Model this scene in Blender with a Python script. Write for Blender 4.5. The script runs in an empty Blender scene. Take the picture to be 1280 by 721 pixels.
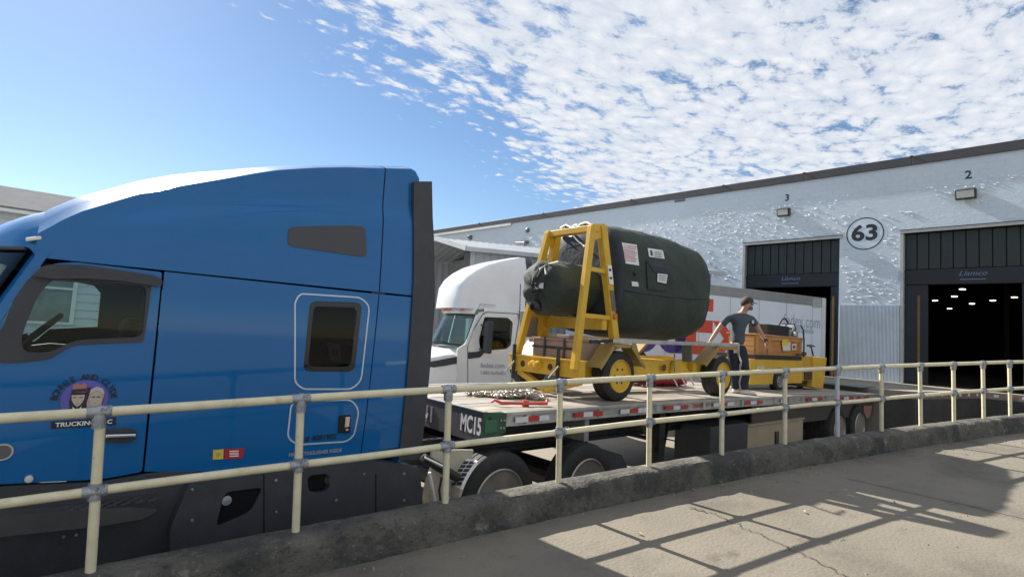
import bpy, bmesh, math, random
from mathutils import Vector, Matrix, geometry, noise
from mathutils.bvhtree import BVHTree
random.seed(7)
sc = bpy.context.scene
COL = sc.collection
R = math.radians
# ------------------------------------------------------------------ camera
EYE = Vector((0, 0, 2.25))
FPX, PITCH, ROLL, AZ = 680.0, R(4.497), R(3.523), R(49.664)
_f0 = Vector((math.cos(AZ), math.sin(AZ), 0)); _r0 = Vector((math.sin(AZ), -math.cos(AZ), 0)); _u0 = Vector((0, 0, 1))
FW = _f0*math.cos(PITCH) + _u0*math.sin(PITCH); _u = -_f0*math.sin(PITCH) + _u0*math.cos(PITCH)
XR = _r0*math.cos(ROLL) + _u*math.sin(ROLL); UR = -_r0*math.sin(ROLL) + _u*math.cos(ROLL)
cam = bpy.data.cameras.new("camera"); cam.sensor_width = 36; cam.lens = 36*FPX/1280
cam.clip_start = 0.05; cam.clip_end = 3000
co = bpy.data.objects.new("camera", cam); COL.objects.link(co); sc.camera = co
co.matrix_world = Matrix(((XR.x, UR.x, -FW.x, EYE.x), (XR.y, UR.y, -FW.y, EYE.y), (XR.z, UR.z, -FW.z, EYE.z), (0, 0, 0, 1)))
# ------------------------------------------------------------------ sky
SUN_EL, SUN_AZ = R(35.5), R(94.6)          # azimuth counter-clockwise from +X
w = bpy.data.worlds.new("World"); sc.world = w; w.use_nodes = True
nt = w.node_tree; nt.nodes.clear()
def N(tree, t, **kw):
    n = tree.nodes.new(t)
    for k, v in kw.items():
        if k.startswith('i_'):
            n.inputs[k[2:]].default_value = v
        else: setattr(n, k, v)
    return n
def build_sky():
    L = nt.links.new
    sky = N(nt, 'ShaderNodeTexSky', sky_type='NISHITA', sun_disc=False, sun_elevation=SUN_EL,
            sun_rotation=R(90)-SUN_AZ, air_density=1.0, dust_density=0.12, ozone_density=2.6, altitude=0)
    tc = N(nt, 'ShaderNodeTexCoord')
    sep = N(nt, 'ShaderNodeSeparateXYZ'); L(tc.outputs['Generated'], sep.inputs[0])
    def M(op, a, b=None, c=None, clamp=False):
        n = N(nt, 'ShaderNodeMath', operation=op, use_clamp=clamp)
        for i, x in enumerate((a, b, c)):
            if x is None: continue
            if isinstance(x, (int, float)): n.inputs[i].default_value = x
            else: L(x, n.inputs[i])
        return n.outputs[0]
    z = M('MAXIMUM', sep.outputs['Z'], 0.03)
    qx = M('DIVIDE', sep.outputs['X'], z); qy = M('DIVIDE', sep.outputs['Y'], z)
    comb = N(nt, 'ShaderNodeCombineXYZ'); L(qx, comb.inputs[0]); L(qy, comb.inputs[1])
    q = comb.outputs[0]
    mp = N(nt, 'ShaderNodeMapping'); mp.inputs['Rotation'].default_value = (0, 0, R(-26)); mp.inputs['Scale'].default_value = (1.0, 1.5, 1.0)
    L(q, mp.inputs[0])
    wq = N(nt, 'ShaderNodeTexNoise', i_Scale=4.0, i_Detail=4.0); L(mp.outputs[0], wq.inputs['Vector'])
    wv = N(nt, 'ShaderNodeVectorMath', operation='MULTIPLY_ADD'); L(wq.outputs['Color'], wv.inputs[0]); wv.inputs[1].default_value = (.16, .16, .0); L(mp.outputs[0], wv.inputs[2])
    big = N(nt, 'ShaderNodeTexNoise', i_Scale=1.5, i_Detail=2.0); L(q, big.inputs['Vector'])
    mid = N(nt, 'ShaderNodeTexNoise', i_Scale=6.5, i_Detail=7.0, i_Roughness=.62); L(wv.outputs[0], mid.inputs['Vector'])
    vor = N(nt, 'ShaderNodeTexVoronoi', feature='SMOOTH_F1', i_Scale=10.5, i_Smoothness=.55); L(wv.outputs[0], vor.inputs['Vector'])
    fine = N(nt, 'ShaderNodeTexNoise', i_Scale=26.0, i_Detail=6.0, i_Roughness=.68); L(wv.outputs[0], fine.inputs['Vector'])
    # distance inside the edge of the cloud field (a straight front on the cloud layer)
    s = M('SUBTRACT', M('ADD', M('MULTIPLY', qx, .5), 1.5), qy)
    edge = M('MULTIPLY', M('ADD', s, .05), 1.1)
    edge = M('MINIMUM', edge, .74)
    fade = M('MAXIMUM', edge, -1.2)
    cell = M('SUBTRACT', .42, vor.outputs['Distance'])
    d = M('ADD', fade, M('MULTIPLY', cell, .95))
    d = M('ADD', d, M('MULTIPLY', M('SUBTRACT', mid.outputs['Fac'], .5), 1.5))
    d = M('ADD', d, M('MULTIPLY', M('SUBTRACT', big.outputs['Fac'], .5), 1.0))
    d = M('ADD', d, M('MULTIPLY', M('SUBTRACT', fine.outputs['Fac'], .5), .8))
    ramp = N(nt, 'ShaderNodeMapRange', interpolation_type='SMOOTHSTEP'); L(d, ramp.inputs[0])
    ramp.inputs[1].default_value = .06; ramp.inputs[2].default_value = .60; ramp.inputs[3].default_value = 0; ramp.inputs[4].default_value = .96
    # below the horizon no clouds
    hz = N(nt, 'ShaderNodeMapRange'); L(sep.outputs['Z'], hz.inputs[0]); hz.inputs[1].default_value = .03; hz.inputs[2].default_value = .10
    fac = M('MULTIPLY', ramp.outputs[0], hz.outputs[0])
    shade = N(nt, 'ShaderNodeMapRange'); L(M('ADD', M('MULTIPLY', cell, 1.0), M('SUBTRACT', fine.outputs['Fac'], .5)), shade.inputs[0])
    shade.inputs[1].default_value = -.35; shade.inputs[2].default_value = .45; shade.inputs[3].default_value = 0; shade.inputs[4].default_value = 1
    cc = N(nt, 'ShaderNodeMix', data_type='RGBA'); L(shade.outputs[0], cc.inputs[0])
    cc.inputs[6].default_value = (5.2, 5.7, 6.5, 1); cc.inputs[7].default_value = (7.2, 7.3, 7.5, 1)
    hsv = N(nt, 'ShaderNodeHueSaturation', i_Saturation=1.06, i_Value=1.0); L(sky.outputs[0], hsv.inputs['Color'])
    mx = N(nt, 'ShaderNodeMix', data_type='RGBA'); L(fac, mx.inputs[0]); L(hsv.outputs[0], mx.inputs[6]); L(cc.outputs[2], mx.inputs[7])
    bg = N(nt, 'ShaderNodeBackground', i_Strength=0.060); L(mx.outputs[2], bg.inputs[0])
    out = N(nt, 'ShaderNodeOutputWorld'); L(bg.outputs[0], out.inputs[0])
build_sky()
# ------------------------------------------------------------------ sun, exposure
sl = bpy.data.lights.new("sun", 'SUN'); sl.energy = 5.0; sl.angle = R(.53); sl.color = (1, .94, .84)
so = bpy.data.objects.new("sun", sl); COL.objects.link(so)
LD = Vector((-math.cos(SUN_EL)*math.cos(SUN_AZ), -math.cos(SUN_EL)*math.sin(SUN_AZ), -math.sin(SUN_EL)))
so.rotation_euler = LD.to_track_quat('-Z', 'Y').to_euler(); so.location = (0, 20, 20)
sc.view_settings.view_transform = 'Standard'; sc.view_settings.look = 'None'
sc.view_settings.exposure = 1.12; sc.view_settings.gamma = 1
sc.render.engine = 'CYCLES'; sc.cycles.max_bounces = 8; sc.cycles.use_denoising = True
# ------------------------------------------------------------------ pixel helpers: photograph ray -> point on a real plane
def ray(px, py): return FW + XR*((px-640)/FPX) - UR*((py-360.5)/FPX)
def P(px, py, ax, v):
    r = ray(px, py); t = (v-EYE[ax])/r[ax]; return EYE + r*t
class Plane:                                # vertical plane through o along d; local (u, v, z): u along d, v away from the camera side
    def __init__(s, o, d):
        s.o = Vector((o[0], o[1], 0)); s.d = Vector((d[0], d[1], 0)).normalized()
        n = Vector((-s.d.y, s.d.x, 0))
        if n.dot(EYE-s.o) > 0: n = -n
        s.n = n                              # points away from camera
    def uz(s, px, py, v=0):
        r = ray(px, py); t = ((s.o+s.n*v)-EYE).dot(s.n)/r.dot(s.n); p = EYE + r*t
        return ((p-s.o).dot(s.d), p.z)
    def w(s, u, v, z): return s.o + s.d*u + s.n*v + Vector((0, 0, z))
# ------------------------------------------------------------------ materials
MATS = {}
def mat(name, col, rough=.55, metal=0, var=.12, vs=3.0, bump=0, bs=60, coat=0, spots=None, streak=None, emit=None, detail=5):
    if name in MATS: return MATS[name]
    m = bpy.data.materials.new(name); m.use_nodes = True; t = m.node_tree; b = t.nodes['Principled BSDF']; L = t.links.new
    if coat > .61: b.inputs['Specular IOR Level'].default_value = .10
    b.inputs['Roughness'].default_value = rough; b.inputs['Metallic'].default_value = metal
    if coat: b.inputs['Coat Weight'].default_value = coat; b.inputs['Coat Roughness'].default_value = .055
    tc = N(t, 'ShaderNodeTexCoord'); V = tc.outputs['Object']
    c4 = (*col, 1)
    nz = N(t, 'ShaderNodeTexNoise', i_Scale=vs, i_Detail=float(detail), i_Roughness=.6); L(V, nz.inputs['Vector'])
    mr = N(t, 'ShaderNodeMapRange'); L(nz.outputs['Fac'], mr.inputs[0]); mr.inputs[1].default_value = .25; mr.inputs[2].default_value = .75
    mr.inputs[3].default_value = 1-var; mr.inputs[4].default_value = 1+var
    mul = N(t, 'ShaderNodeMix', data_type='RGBA', blend_type='MULTIPLY'); mul.inputs[0].default_value = 1; mul.inputs[6].default_value = c4
    L(mr.outputs[0], mul.inputs[7]); cur = mul.outputs[2]
    def blend(colr, scale, lo, hi, stretch=None, amt=1.0):
        nonlocal cur
        n2 = N(t, 'ShaderNodeTexNoise', i_Scale=scale, i_Detail=8.0, i_Roughness=.65)
        if stretch:
            mp = N(t, 'ShaderNodeMapping'); mp.inputs['Scale'].default_value = stretch; mp.inputs['Location'].default_value = (3.1, 1.7, 9.2); L(V, mp.inputs[0]); L(mp.outputs[0], n2.inputs['Vector'])
        else: L(V, n2.inputs['Vector'])
        m2 = N(t, 'ShaderNodeMapRange', interpolation_type='SMOOTHSTEP'); L(n2.outputs['Fac'], m2.inputs[0])
        m2.inputs[1].default_value = lo; m2.inputs[2].default_value = hi; m2.inputs[4].default_value = amt
        mx = N(t, 'ShaderNodeMix', data_type='RGBA'); L(m2.outputs[0], mx.inputs[0]); L(cur, mx.inputs[6]); mx.inputs[7].default_value = (*colr, 1)
        cur = mx.outputs[2]
    for s_ in (spots or []): blend(*s_)
    for s_ in (streak or []): blend(*s_)
    L(cur, b.inputs['Base Color'])
    if bump:
        n3 = N(t, 'ShaderNodeTexNoise', i_Scale=bs, i_Detail=6.0); L(V, n3.inputs['Vector'])
        bp = N(t, 'ShaderNodeBump', i_Strength=1.0, i_Distance=bump); L(n3.outputs['Fac'], bp.inputs['Height']); L(bp.outputs[0], b.inputs['Normal'])
    if emit: b.inputs['Emission Color'].default_value = (*emit[0], 1); b.inputs['Emission Strength'].default_value = emit[1]
    MATS[name] = m; return m
def glass(name, tint, ior=1.28, rough=.02):
    if name in MATS: return MATS[name]
    m = bpy.data.materials.new(name); m.use_nodes = True; t = m.node_tree; t.nodes.clear(); L = t.links.new
    o = N(t, 'ShaderNodeOutputMaterial'); tr = N(t, 'ShaderNodeBsdfTransparent'); tr.inputs[0].default_value = (*tint, 1)
    gl = N(t, 'ShaderNodeBsdfGlossy', i_Roughness=rough); fr = N(t, 'ShaderNodeFresnel', i_IOR=ior)
    mx = N(t, 'ShaderNodeMixShader'); L(fr.outputs[0], mx.inputs[0]); L(tr.outputs[0], mx.inputs[1]); L(gl.outputs[0], mx.inputs[2]); L(mx.outputs[0], o.inputs[0])
    MATS[name] = m; return m
BLUE = mat('blue_truck_paint', (.005, .122, .35), .5, .0, .05, .6, coat=.75, spots=[((.02, .12, .33), 2.2, .6, .85, None, .35)])
BLACKP = mat('black_textured_plastic', (.040, .043, .052), .55, 0, .2, 6, .004, 160, spots=[((.06, .06, .06), 3, .58, .8, None, .5)])
BLACKS = mat('black_gloss_trim', (.012, .012, .014), .22, 0, .1, 4)
RUBBER = mat('tyre_rubber', (.018, .018, .019), .75, 0, .2, 8, .002, 90, spots=[((.06, .056, .05), 6, .52, .8, None, .6)])
DARKI = mat('dark_cab_interior', (.02, .021, .024), .8, 0, .2, 5)
GREYP = mat('dark_grey_panel', (.045, .047, .055), .38, 0, .08, 3)
CHROME = mat('chrome', (.75, .75, .76), .12, 1.0, .04, 4)
GALV = mat('galvanised_steel', (.34, .36, .40), .48, .7, .35, 18, .001, 120, spots=[((.08, .07, .06), 22, .5, .66), ((.45, .40, .25), 12, .58, .7, None, .7)])
RAILP = mat('cream_railing_paint', (.64, .58, .40), .5, 0, .14, 9, .0015, 90, spots=[((.70, .66, .52), 5, .5, .7, None, .6), ((.40, .26, .08), 7, .57, .75, None, .8), ((.13, .08, .045), 26, .66, .74, None, .85)])
GLASSD = glass('dark_tinted_glass', (.42, .48, .46)); GLASSC = glass('clear_cab_glass', (.78, .86, .86)); GLASST = glass('teal_windscreen_glass', (.50, .72, .70))
WHITEP = mat('white_truck_paint', (.74, .76, .79), .3, 0, .05, 2, coat=.6)
WHITED = mat('white_decal', (.8, .8, .8), .5, 0, .04, 9)
YEL = mat('worn_yellow_paint', (.64, .385, .03), .42, 0, .14, 5, .001, 60, spots=[((.28, .14, .03), 9, .62, .8, None, .7), ((.07, .05, .04), 24, .69, .77, None, .7)])
YELT = mat('tan_yellow_fender_paint', (.34, .225, .065), .5, 0, .15, 6, spots=[((.2, .12, .05), 9, .6, .8, None, .6)])
STEELD = mat('dark_steel', (.035, .035, .037), .5, .4, .2, 8, .002, 60)
ALU = mat('worn_aluminium', (.50, .50, .49), .42, .75, .22, 5, .001, 70, streak=[((.28, .27, .25), 3, .5, .75, (.3, 6, 6), .6)])
CONC = mat('worn_concrete', (.34, .30, .245), .9, 0, .16, 1.4, .006, 45, spots=[((.16, .145, .125), .9, .52, .78, None, .75), ((.42, .38, .32), 3.2, .58, .8, None, .5), ((.12, .11, .1), 13, .66, .76, None, .5)], detail=9)
# ------------------------------------------------------------------ mesh helpers
WO = {}
def worigin(o): return WO.get(o.name, Vector((0, 0, 0)))
class MB:
    def __init__(s): s.v = []; s.f = []
    def add(s, vs, fs):
        k = len(s.v); s.v += [Vector(x) for x in vs]; s.f += [tuple(i+k for i in f) for f in fs]; return s
    def box(s, x0, x1, y0, y1, z0, z1):
        return s.add([(x, y, z) for x in (x0, x1) for y in (y0, y1) for z in (z0, z1)],
                     [(0, 1, 3, 2), (4, 6, 7, 5), (0, 4, 5, 1), (2, 3, 7, 6), (0, 2, 6, 4), (1, 5, 7, 3)])
    def obox(s, c, ax, ay, az):               # centre and three half-extent vectors
        c, ax, ay, az = map(Vector, (c, ax, ay, az))
        return s.add([c+ax*i+ay*j+az*k for i in (-1, 1) for j in (-1, 1) for k in (-1, 1)],
                     [(0, 1, 3, 2), (4, 6, 7, 5), (0, 4, 5, 1), (2, 3, 7, 6), (0, 2, 6, 4), (1, 5, 7, 3)])
    def bar(s, a, b, wd, ht, up=(0, 0, 1)):    # square bar between two points
        a, b = Vector(a), Vector(b); d = (b-a); l = d.length; d.normalize(); u = Vector(up)
        x = d.cross(u)
        if x.length < 1e-4: x = d.cross(Vector((1, 0, 0)))
        x.normalize(); u = x.cross(d).normalized()
        return s.obox((a+b)/2, d*(l/2), x*(wd/2), u*(ht/2))
    def prism(s, poly, ext):
        poly = [Vector(p) for p in poly]; e = Vector(ext); n = len(poly)
        s.add(poly+[p+e for p in poly], [tuple(range(n)), tuple(range(2*n-1, n-1, -1))]+[(i, i+n, (i+1) % n+n, (i+1) % n) for i in range(n)]); return s
    def loft(s, rings, closed=True, cap=True):
        k = len(s.v); n = len(rings[0])
        for r_ in rings: s.v += [Vector(p) for p in r_]
        for i in range(len(rings)-1):
            for j in range(n if closed else n-1):
                a = k+i*n+j; b = k+i*n+(j+1) % n; s.f.append((a, b, b+n, a+n))
        if cap and closed: s.f.append(tuple(k+j for j in reversed(range(n)))); s.f.append(tuple(k+(len(rings)-1)*n+j for j in range(n)))
        return s
    def tube(s, pts, r, n=8, cap=True):
        pts = [Vector(p) for p in pts]; rings = []; prev = None
        for i, p in enumerate(pts):
            t = (pts[min(i+1, len(pts)-1)]-pts[max(i-1, 0)]).normalized()
            if prev is None:
                a = t.cross(Vector((0, 0, 1)));
                if a.length < .05: a = t.cross(Vector((1, 0, 0)))
            else: a = prev - t*prev.dot(t)
            a.normalize(); prev = a; b = t.cross(a)
            rr = r[i] if isinstance(r, (list, tuple)) else r
            rings.append([p+(a*math.cos(q)+b*math.sin(q))*rr for q in [2*math.pi*k/n for k in range(n)]])
        return s.loft(rings, True, cap)
    def rev(s, c, axis, prof, n=24, cap=True):  # profile of (along, radius)
        c = Vector(c); ax = Vector(axis).normalized(); a = ax.cross(Vector((0, 0, 1)))
        if a.length < .05: a = ax.cross(Vector((1, 0, 0)))
        a.normalize(); b = ax.cross(a)
        return s.loft([[c+ax*h+(a*math.cos(2*math.pi*k/n)+b*math.sin(2*math.pi*k/n))*max(r_, 1e-4) for k in range(n)] for h, r_ in prof], True, cap)
    def ball(s, c, rx, ry=None, rz=None, n=10, m=6):
        ry = ry or rx; rz = rz or rx; c = Vector(c)
        rings = []
        for i in range(m+1):
            th = math.pi*(i/m); rr = max(math.sin(th), .02)
            rings.append([c+Vector((rx*rr*math.cos(2*math.pi*k/n), ry*rr*math.sin(2*math.pi*k/n), -rz*math.cos(th))) for k in range(n)])
        return s.loft(rings)
    def build(s, name, m, parent=None, bevel=0, smooth=0, loc=None, fn=None, seg=2):
        o0 = Vector(loc) if loc is not None else (worigin(parent) if parent else Vector((0, 0, 0)))
        me = bpy.data.meshes.new(name); me.from_pydata([tuple((fn(v) if fn else v)-o0) for v in s.v], [], s.f)
        bm = bmesh.new(); bm.from_mesh(me); bmesh.ops.recalc_face_normals(bm, faces=bm.faces); bm.to_mesh(me); bm.free()
        me.materials.append(m); return link(name, me, parent, o0, bevel, smooth, seg)
def link(name, me, parent, o0, bevel=0, smooth=0, seg=2):
    o = bpy.data.objects.new(name, me); COL.objects.link(o)
    if parent: o.parent = parent; o.location = o0-worigin(parent)
    else: o.location = o0
    WO[o.name] = Vector(o0)
    if smooth:
        me.polygons.foreach_set('use_smooth', [True]*len(me.polygons)); me.set_sharp_from_angle(angle=R(smooth))
    if bevel:
        b = o.modifiers.new('bevel', 'BEVEL'); b.width = bevel; b.segments = seg; b.limit_method = 'ANGLE'; b.angle_limit = R(35)
        b.harden_normals = False
    return o
def thing(name, label, cat, loc, group=None):
    o = bpy.data.objects.new(name, None); COL.objects.link(o); o.location = loc; WO[o.name] = Vector(loc)
    o.empty_display_size = .2; o['label'] = label; o['category'] = cat
    if group: o['group'] = group
    return o
def tag(o, label, cat, group=None):
    o['label'] = label; o['category'] = cat
    if group: o['group'] = group
    return o
def struct(o): o['kind'] = 'structure'; return o
def dup(o, loc, parent, rot=None):             # loc is a world point
    c = o.copy(); COL.objects.link(c); c.parent = parent; c.location = Vector(loc)-worigin(parent) if parent else Vector(loc)
    if rot is not None: c.rotation_euler = rot
    WO[c.name] = Vector(loc); return c
def rpoly(pts, r=.05, n=4):                    # round the corners of a 2-D polygon
    out = []; k = len(pts)
    for i in range(k):
        a, b, c = Vector(pts[i-1]), Vector(pts[i]), Vector(pts[(i+1) % k]); u = (a-b); v = (c-b)
        q = min(r, u.length*.45, v.length*.45); p0 = b+u.normalized()*q; p1 = b+v.normalized()*q
        for j in range(n+1):
            t = j/n; out.append(tuple(p0*(1-t)**2+b*2*t*(1-t)+p1*t*t))
    return out
def panel(name, outer, holes, f3, th, m, parent, bevel=0, cuts=None, smooth=0, warp=None):
    """plate with holes: outer and holes are 2-D loops, f3(a, b, depth) maps them into space; th is the thickness"""
    loops = [outer]+list(holes); tri = geometry.tessellate_polygon([[Vector((p[0], p[1], 0)) for p in l] for l in loops])
    flat = [p for l in loops for p in l]; n = len(flat)
    bm = bmesh.new(); fr = [bm.verts.new(Vector((p[0], p[1], 0))) for p in flat]; bk = [bm.verts.new(Vector((p[0], p[1], th))) for p in flat]
    for t in tri:
        try: bm.faces.new([fr[i] for i in t]); bm.faces.new([bk[i] for i in reversed(t)])
        except ValueError: pass
    k = 0
    for l in loops:
        for i in range(len(l)):
            a, b = k+i, k+(i+1) % len(l); bm.faces.new((fr[a], fr[b], bk[b], bk[a]))
        k += len(l)
    for c in (cuts or []):
        bmesh.ops.bisect_plane(bm, geom=bm.verts[:]+bm.edges[:]+bm.faces[:], plane_co=(0, c, 0), plane_no=(0, 1, 0))
    o0 = worigin(parent) if parent else Vector((0, 0, 0))
    for v in bm.verts:
        p = f3(v.co.x, v.co.y, v.co.z); v.co = Vector(p)-o0
    bmesh.ops.recalc_face_normals(bm, faces=bm.faces)
    me = bpy.data.meshes.new(name); bm.to_mesh(me); bm.free(); me.materials.append(m)
    return link(name, me, parent, o0, bevel, smooth)
def text_mesh(s, size=1.0, bold=0.0, shear=0.0, align='CENTER', space=1.0):
    c = bpy.data.curves.new('lettering', 'FONT'); c.body = s; c.size = size; c.align_x = align; c.align_y = 'CENTER'; c.offset = bold; c.shear = shear; c.space_character = space
    c.resolution_u = 3
    o = bpy.data.objects.new('tmp_lettering', c); COL.objects.link(o)
    dg = bpy.context.evaluated_depsgraph_get(); me = bpy.data.meshes.new_from_object(o.evaluated_get(dg))
    bpy.data.objects.remove(o); bpy.data.curves.remove(c)
    vs = [v.co.copy() for v in me.vertices]; fs = [tuple(p.vertices) for p in me.polygons]; bpy.data.meshes.remove(me); return vs, fs
def lettering(name, s, f2, m, parent, size, bold=0, shear=0, wscale=1.0, space=1.0, align='CENTER'):
    """flat print: f2 maps local (x, y) to a point in space"""
    vs, fs = text_mesh(s, size, bold*size, shear, align, space)
    b = MB(); b.add([f2(v.x*wscale, v.y) for v in vs], fs); return b.build(name, m, parent)
# ------------------------------------------------------------------ ground, ramp, kerb
def grid(name, x0, x1, y0, y1, nx, ny, zf, m):
    b = MB(); b.add([(x0+(x1-x0)*i/nx, y0+(y1-y0)*j/ny, zf(x0+(x1-x0)*i/nx, y0+(y1-y0)*j/ny)) for i in range(nx+1) for j in range(ny+1)],
                    [(i*(ny+1)+j, (i+1)*(ny+1)+j, (i+1)*(ny+1)+j+1, i*(ny+1)+j+1) for i in range(nx) for j in range(ny)])
    return b.build(name, m, smooth=40)
YARD = mat('yard_concrete', (.23, .205, .165), .9, 0, .18, .8, .006, 40, spots=[((.11, .10, .085), .6, .5, .75, None, .7), ((.08, .08, .08), 2.5, .62, .75, None, .5)])
struct(grid('ground', -400, 600, -400, 600, 8, 8, lambda x, y: 0, YARD))
KP = [(.316, 3.66, .84), (1.351, 3.60, .892), (2.46, 3.51, .94), (3.533, 3.37, .984), (4.482, 3.20, 1.028), (5.7, 2.98, 1.078), (6.605, 2.78, 1.13), (7.616, 2.52, 1.181),
      (8.377, 2.31, 1.224), (9.256, 2.09, 1.276), (10.387, 1.84, 1.334), (11.095, 1.67, 1.374), (12.087, 1.46, 1.424)]
def kfit():
    import numpy as np
    a = np.array(KP); cy = np.polyfit(a[:, 0], a[:, 1], 2); cz = np.polyfit(a[:, 0], a[:, 2], 1); return cy, cz
CY, CZ = kfit()
X_END = 13.6
def kerb_pt(x):
    x = min(max(x, -9), 15.5); xx = max(x, 0)
    y = CY[0]*xx*xx+CY[1]*xx+CY[2]
    if x < 0: y += CY[1]*x
    return Vector((x, y, CZ[0]*x+CZ[1]))
KH = .225
RA = CZ[1]-KH
def ramp_z(x): return RA+CZ[0]*min(x, 14.6)
RAMPM = mat('ramp_concrete', (.168, .149, .117), .9, 0, .13, 1.1, .007, 38, spots=[((.088, .078, .066), .75, .44, .70, None, .9), ((.052, .047, .041), 1.9, .60, .76, None, .7), ((.225, .20, .16), 2.6, .55, .8, None, .6), ((.09, .08, .07), 15, .62, .74, None, .6), ((.06, .055, .05), 34, .66, .73, None, .7), ((.12, .10, .08), 5, .58, .72, None, .6)], detail=10)
def ramp():
    b = MB(); xs = [-9+.35*i for i in range(72)]; ny = 22; rows = []
    for x in xs:
        yk = kerb_pt(x).y-.13; rows.append([(x, yk+.1-(yk+6.5)*j/ny, ramp_z(x)+.012*noise.noise((x*.6, j*.5, 3))-.004) for j in range(ny+1)])
    n = ny+1
    b.add([p for r_ in rows for p in r_], [(i*n+j, (i+1)*n+j, (i+1)*n+j+1, i*n+j+1) for i in range(len(rows)-1) for j in range(ny)])
    return struct(b.build('ramp', RAMPM, smooth=60))
RAMP = ramp()
def ramp_hit(px, py):
    r = ray(px, py); t = (RA-EYE.z)/(r.z-CZ[0]*r.x); return EYE+r*t
def ribbon(name, pts, wd, m, up=.003, jag=.0):
    b = MB(); L_ = []
    pts = [Vector(p) for p in pts]; fine = []
    for i in range(len(pts)-1):
        for k in range(10): fine.append(pts[i].lerp(pts[i+1], k/10))
    fine.append(pts[-1])
    for i, p in enumerate(fine):
        t = (fine[min(i+1, len(fine)-1)]-fine[max(i-1, 0)]).normalized(); s_ = Vector((-t.y, t.x, 0)); w2 = wd*(.5+.6*abs(noise.noise((i*.8, 1.3, 0))))
        c = p+s_*jag*noise.noise((i*.45, 7.7, wd*90)); c = c+s_*jag*.5*noise.noise((i*1.7, 2.7, 0)); z = Vector((0, 0, up+.012*noise.noise((p.x*.6, 0, 3))*0))
        L_.append((c-s_*w2+z, c+s_*w2+z))
    b.add([q for ab in L_ for q in ab], [(2*i, 2*i+1, 2*i+3, 2*i+2) for i in range(len(L_)-1)])
    return struct(b.build(name, m))
CRACK = mat('crack_dark_grit', (.045, .04, .035), .95, 0, .3, 30)
JOINT = mat('joint_filler', (.12, .108, .095), .95, 0, .3, 20)
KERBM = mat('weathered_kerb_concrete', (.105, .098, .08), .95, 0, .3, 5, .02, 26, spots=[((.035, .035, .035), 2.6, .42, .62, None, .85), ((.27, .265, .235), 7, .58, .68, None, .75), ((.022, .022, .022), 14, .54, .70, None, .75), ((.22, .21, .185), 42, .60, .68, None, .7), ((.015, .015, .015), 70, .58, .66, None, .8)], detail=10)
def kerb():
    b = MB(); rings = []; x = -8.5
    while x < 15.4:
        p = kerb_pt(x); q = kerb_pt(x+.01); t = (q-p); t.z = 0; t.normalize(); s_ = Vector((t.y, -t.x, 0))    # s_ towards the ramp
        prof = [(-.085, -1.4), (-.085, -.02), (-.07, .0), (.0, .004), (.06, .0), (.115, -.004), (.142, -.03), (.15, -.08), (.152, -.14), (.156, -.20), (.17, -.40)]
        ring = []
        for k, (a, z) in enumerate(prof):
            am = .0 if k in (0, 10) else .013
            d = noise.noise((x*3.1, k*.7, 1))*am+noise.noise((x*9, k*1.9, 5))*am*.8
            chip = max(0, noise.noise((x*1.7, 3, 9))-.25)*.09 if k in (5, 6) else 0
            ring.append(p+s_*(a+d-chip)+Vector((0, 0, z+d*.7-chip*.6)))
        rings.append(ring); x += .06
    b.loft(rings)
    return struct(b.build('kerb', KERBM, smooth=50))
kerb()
ribbon('crack', [ramp_hit(*p) for p in ((885, 640), (915, 652), (950, 668), (985, 684), (1010, 697), (1045, 714), (1080, 735))], .007, CRACK, .006, .05)
ribbon('crack', [ramp_hit(*p) for p in ((862, 634), (885, 640))], .014, CRACK, .006, .03)
ribbon('joint', [ramp_hit(*p) for p in ((1060, 598), (1130, 613), (1210, 631), (1290, 650))], .012, JOINT, .006, .012)
ribbon('joint', [ramp_hit(*p) for p in ((1170, 552), (1250, 566), (1330, 581))], .012, JOINT, .006, .012)
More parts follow.
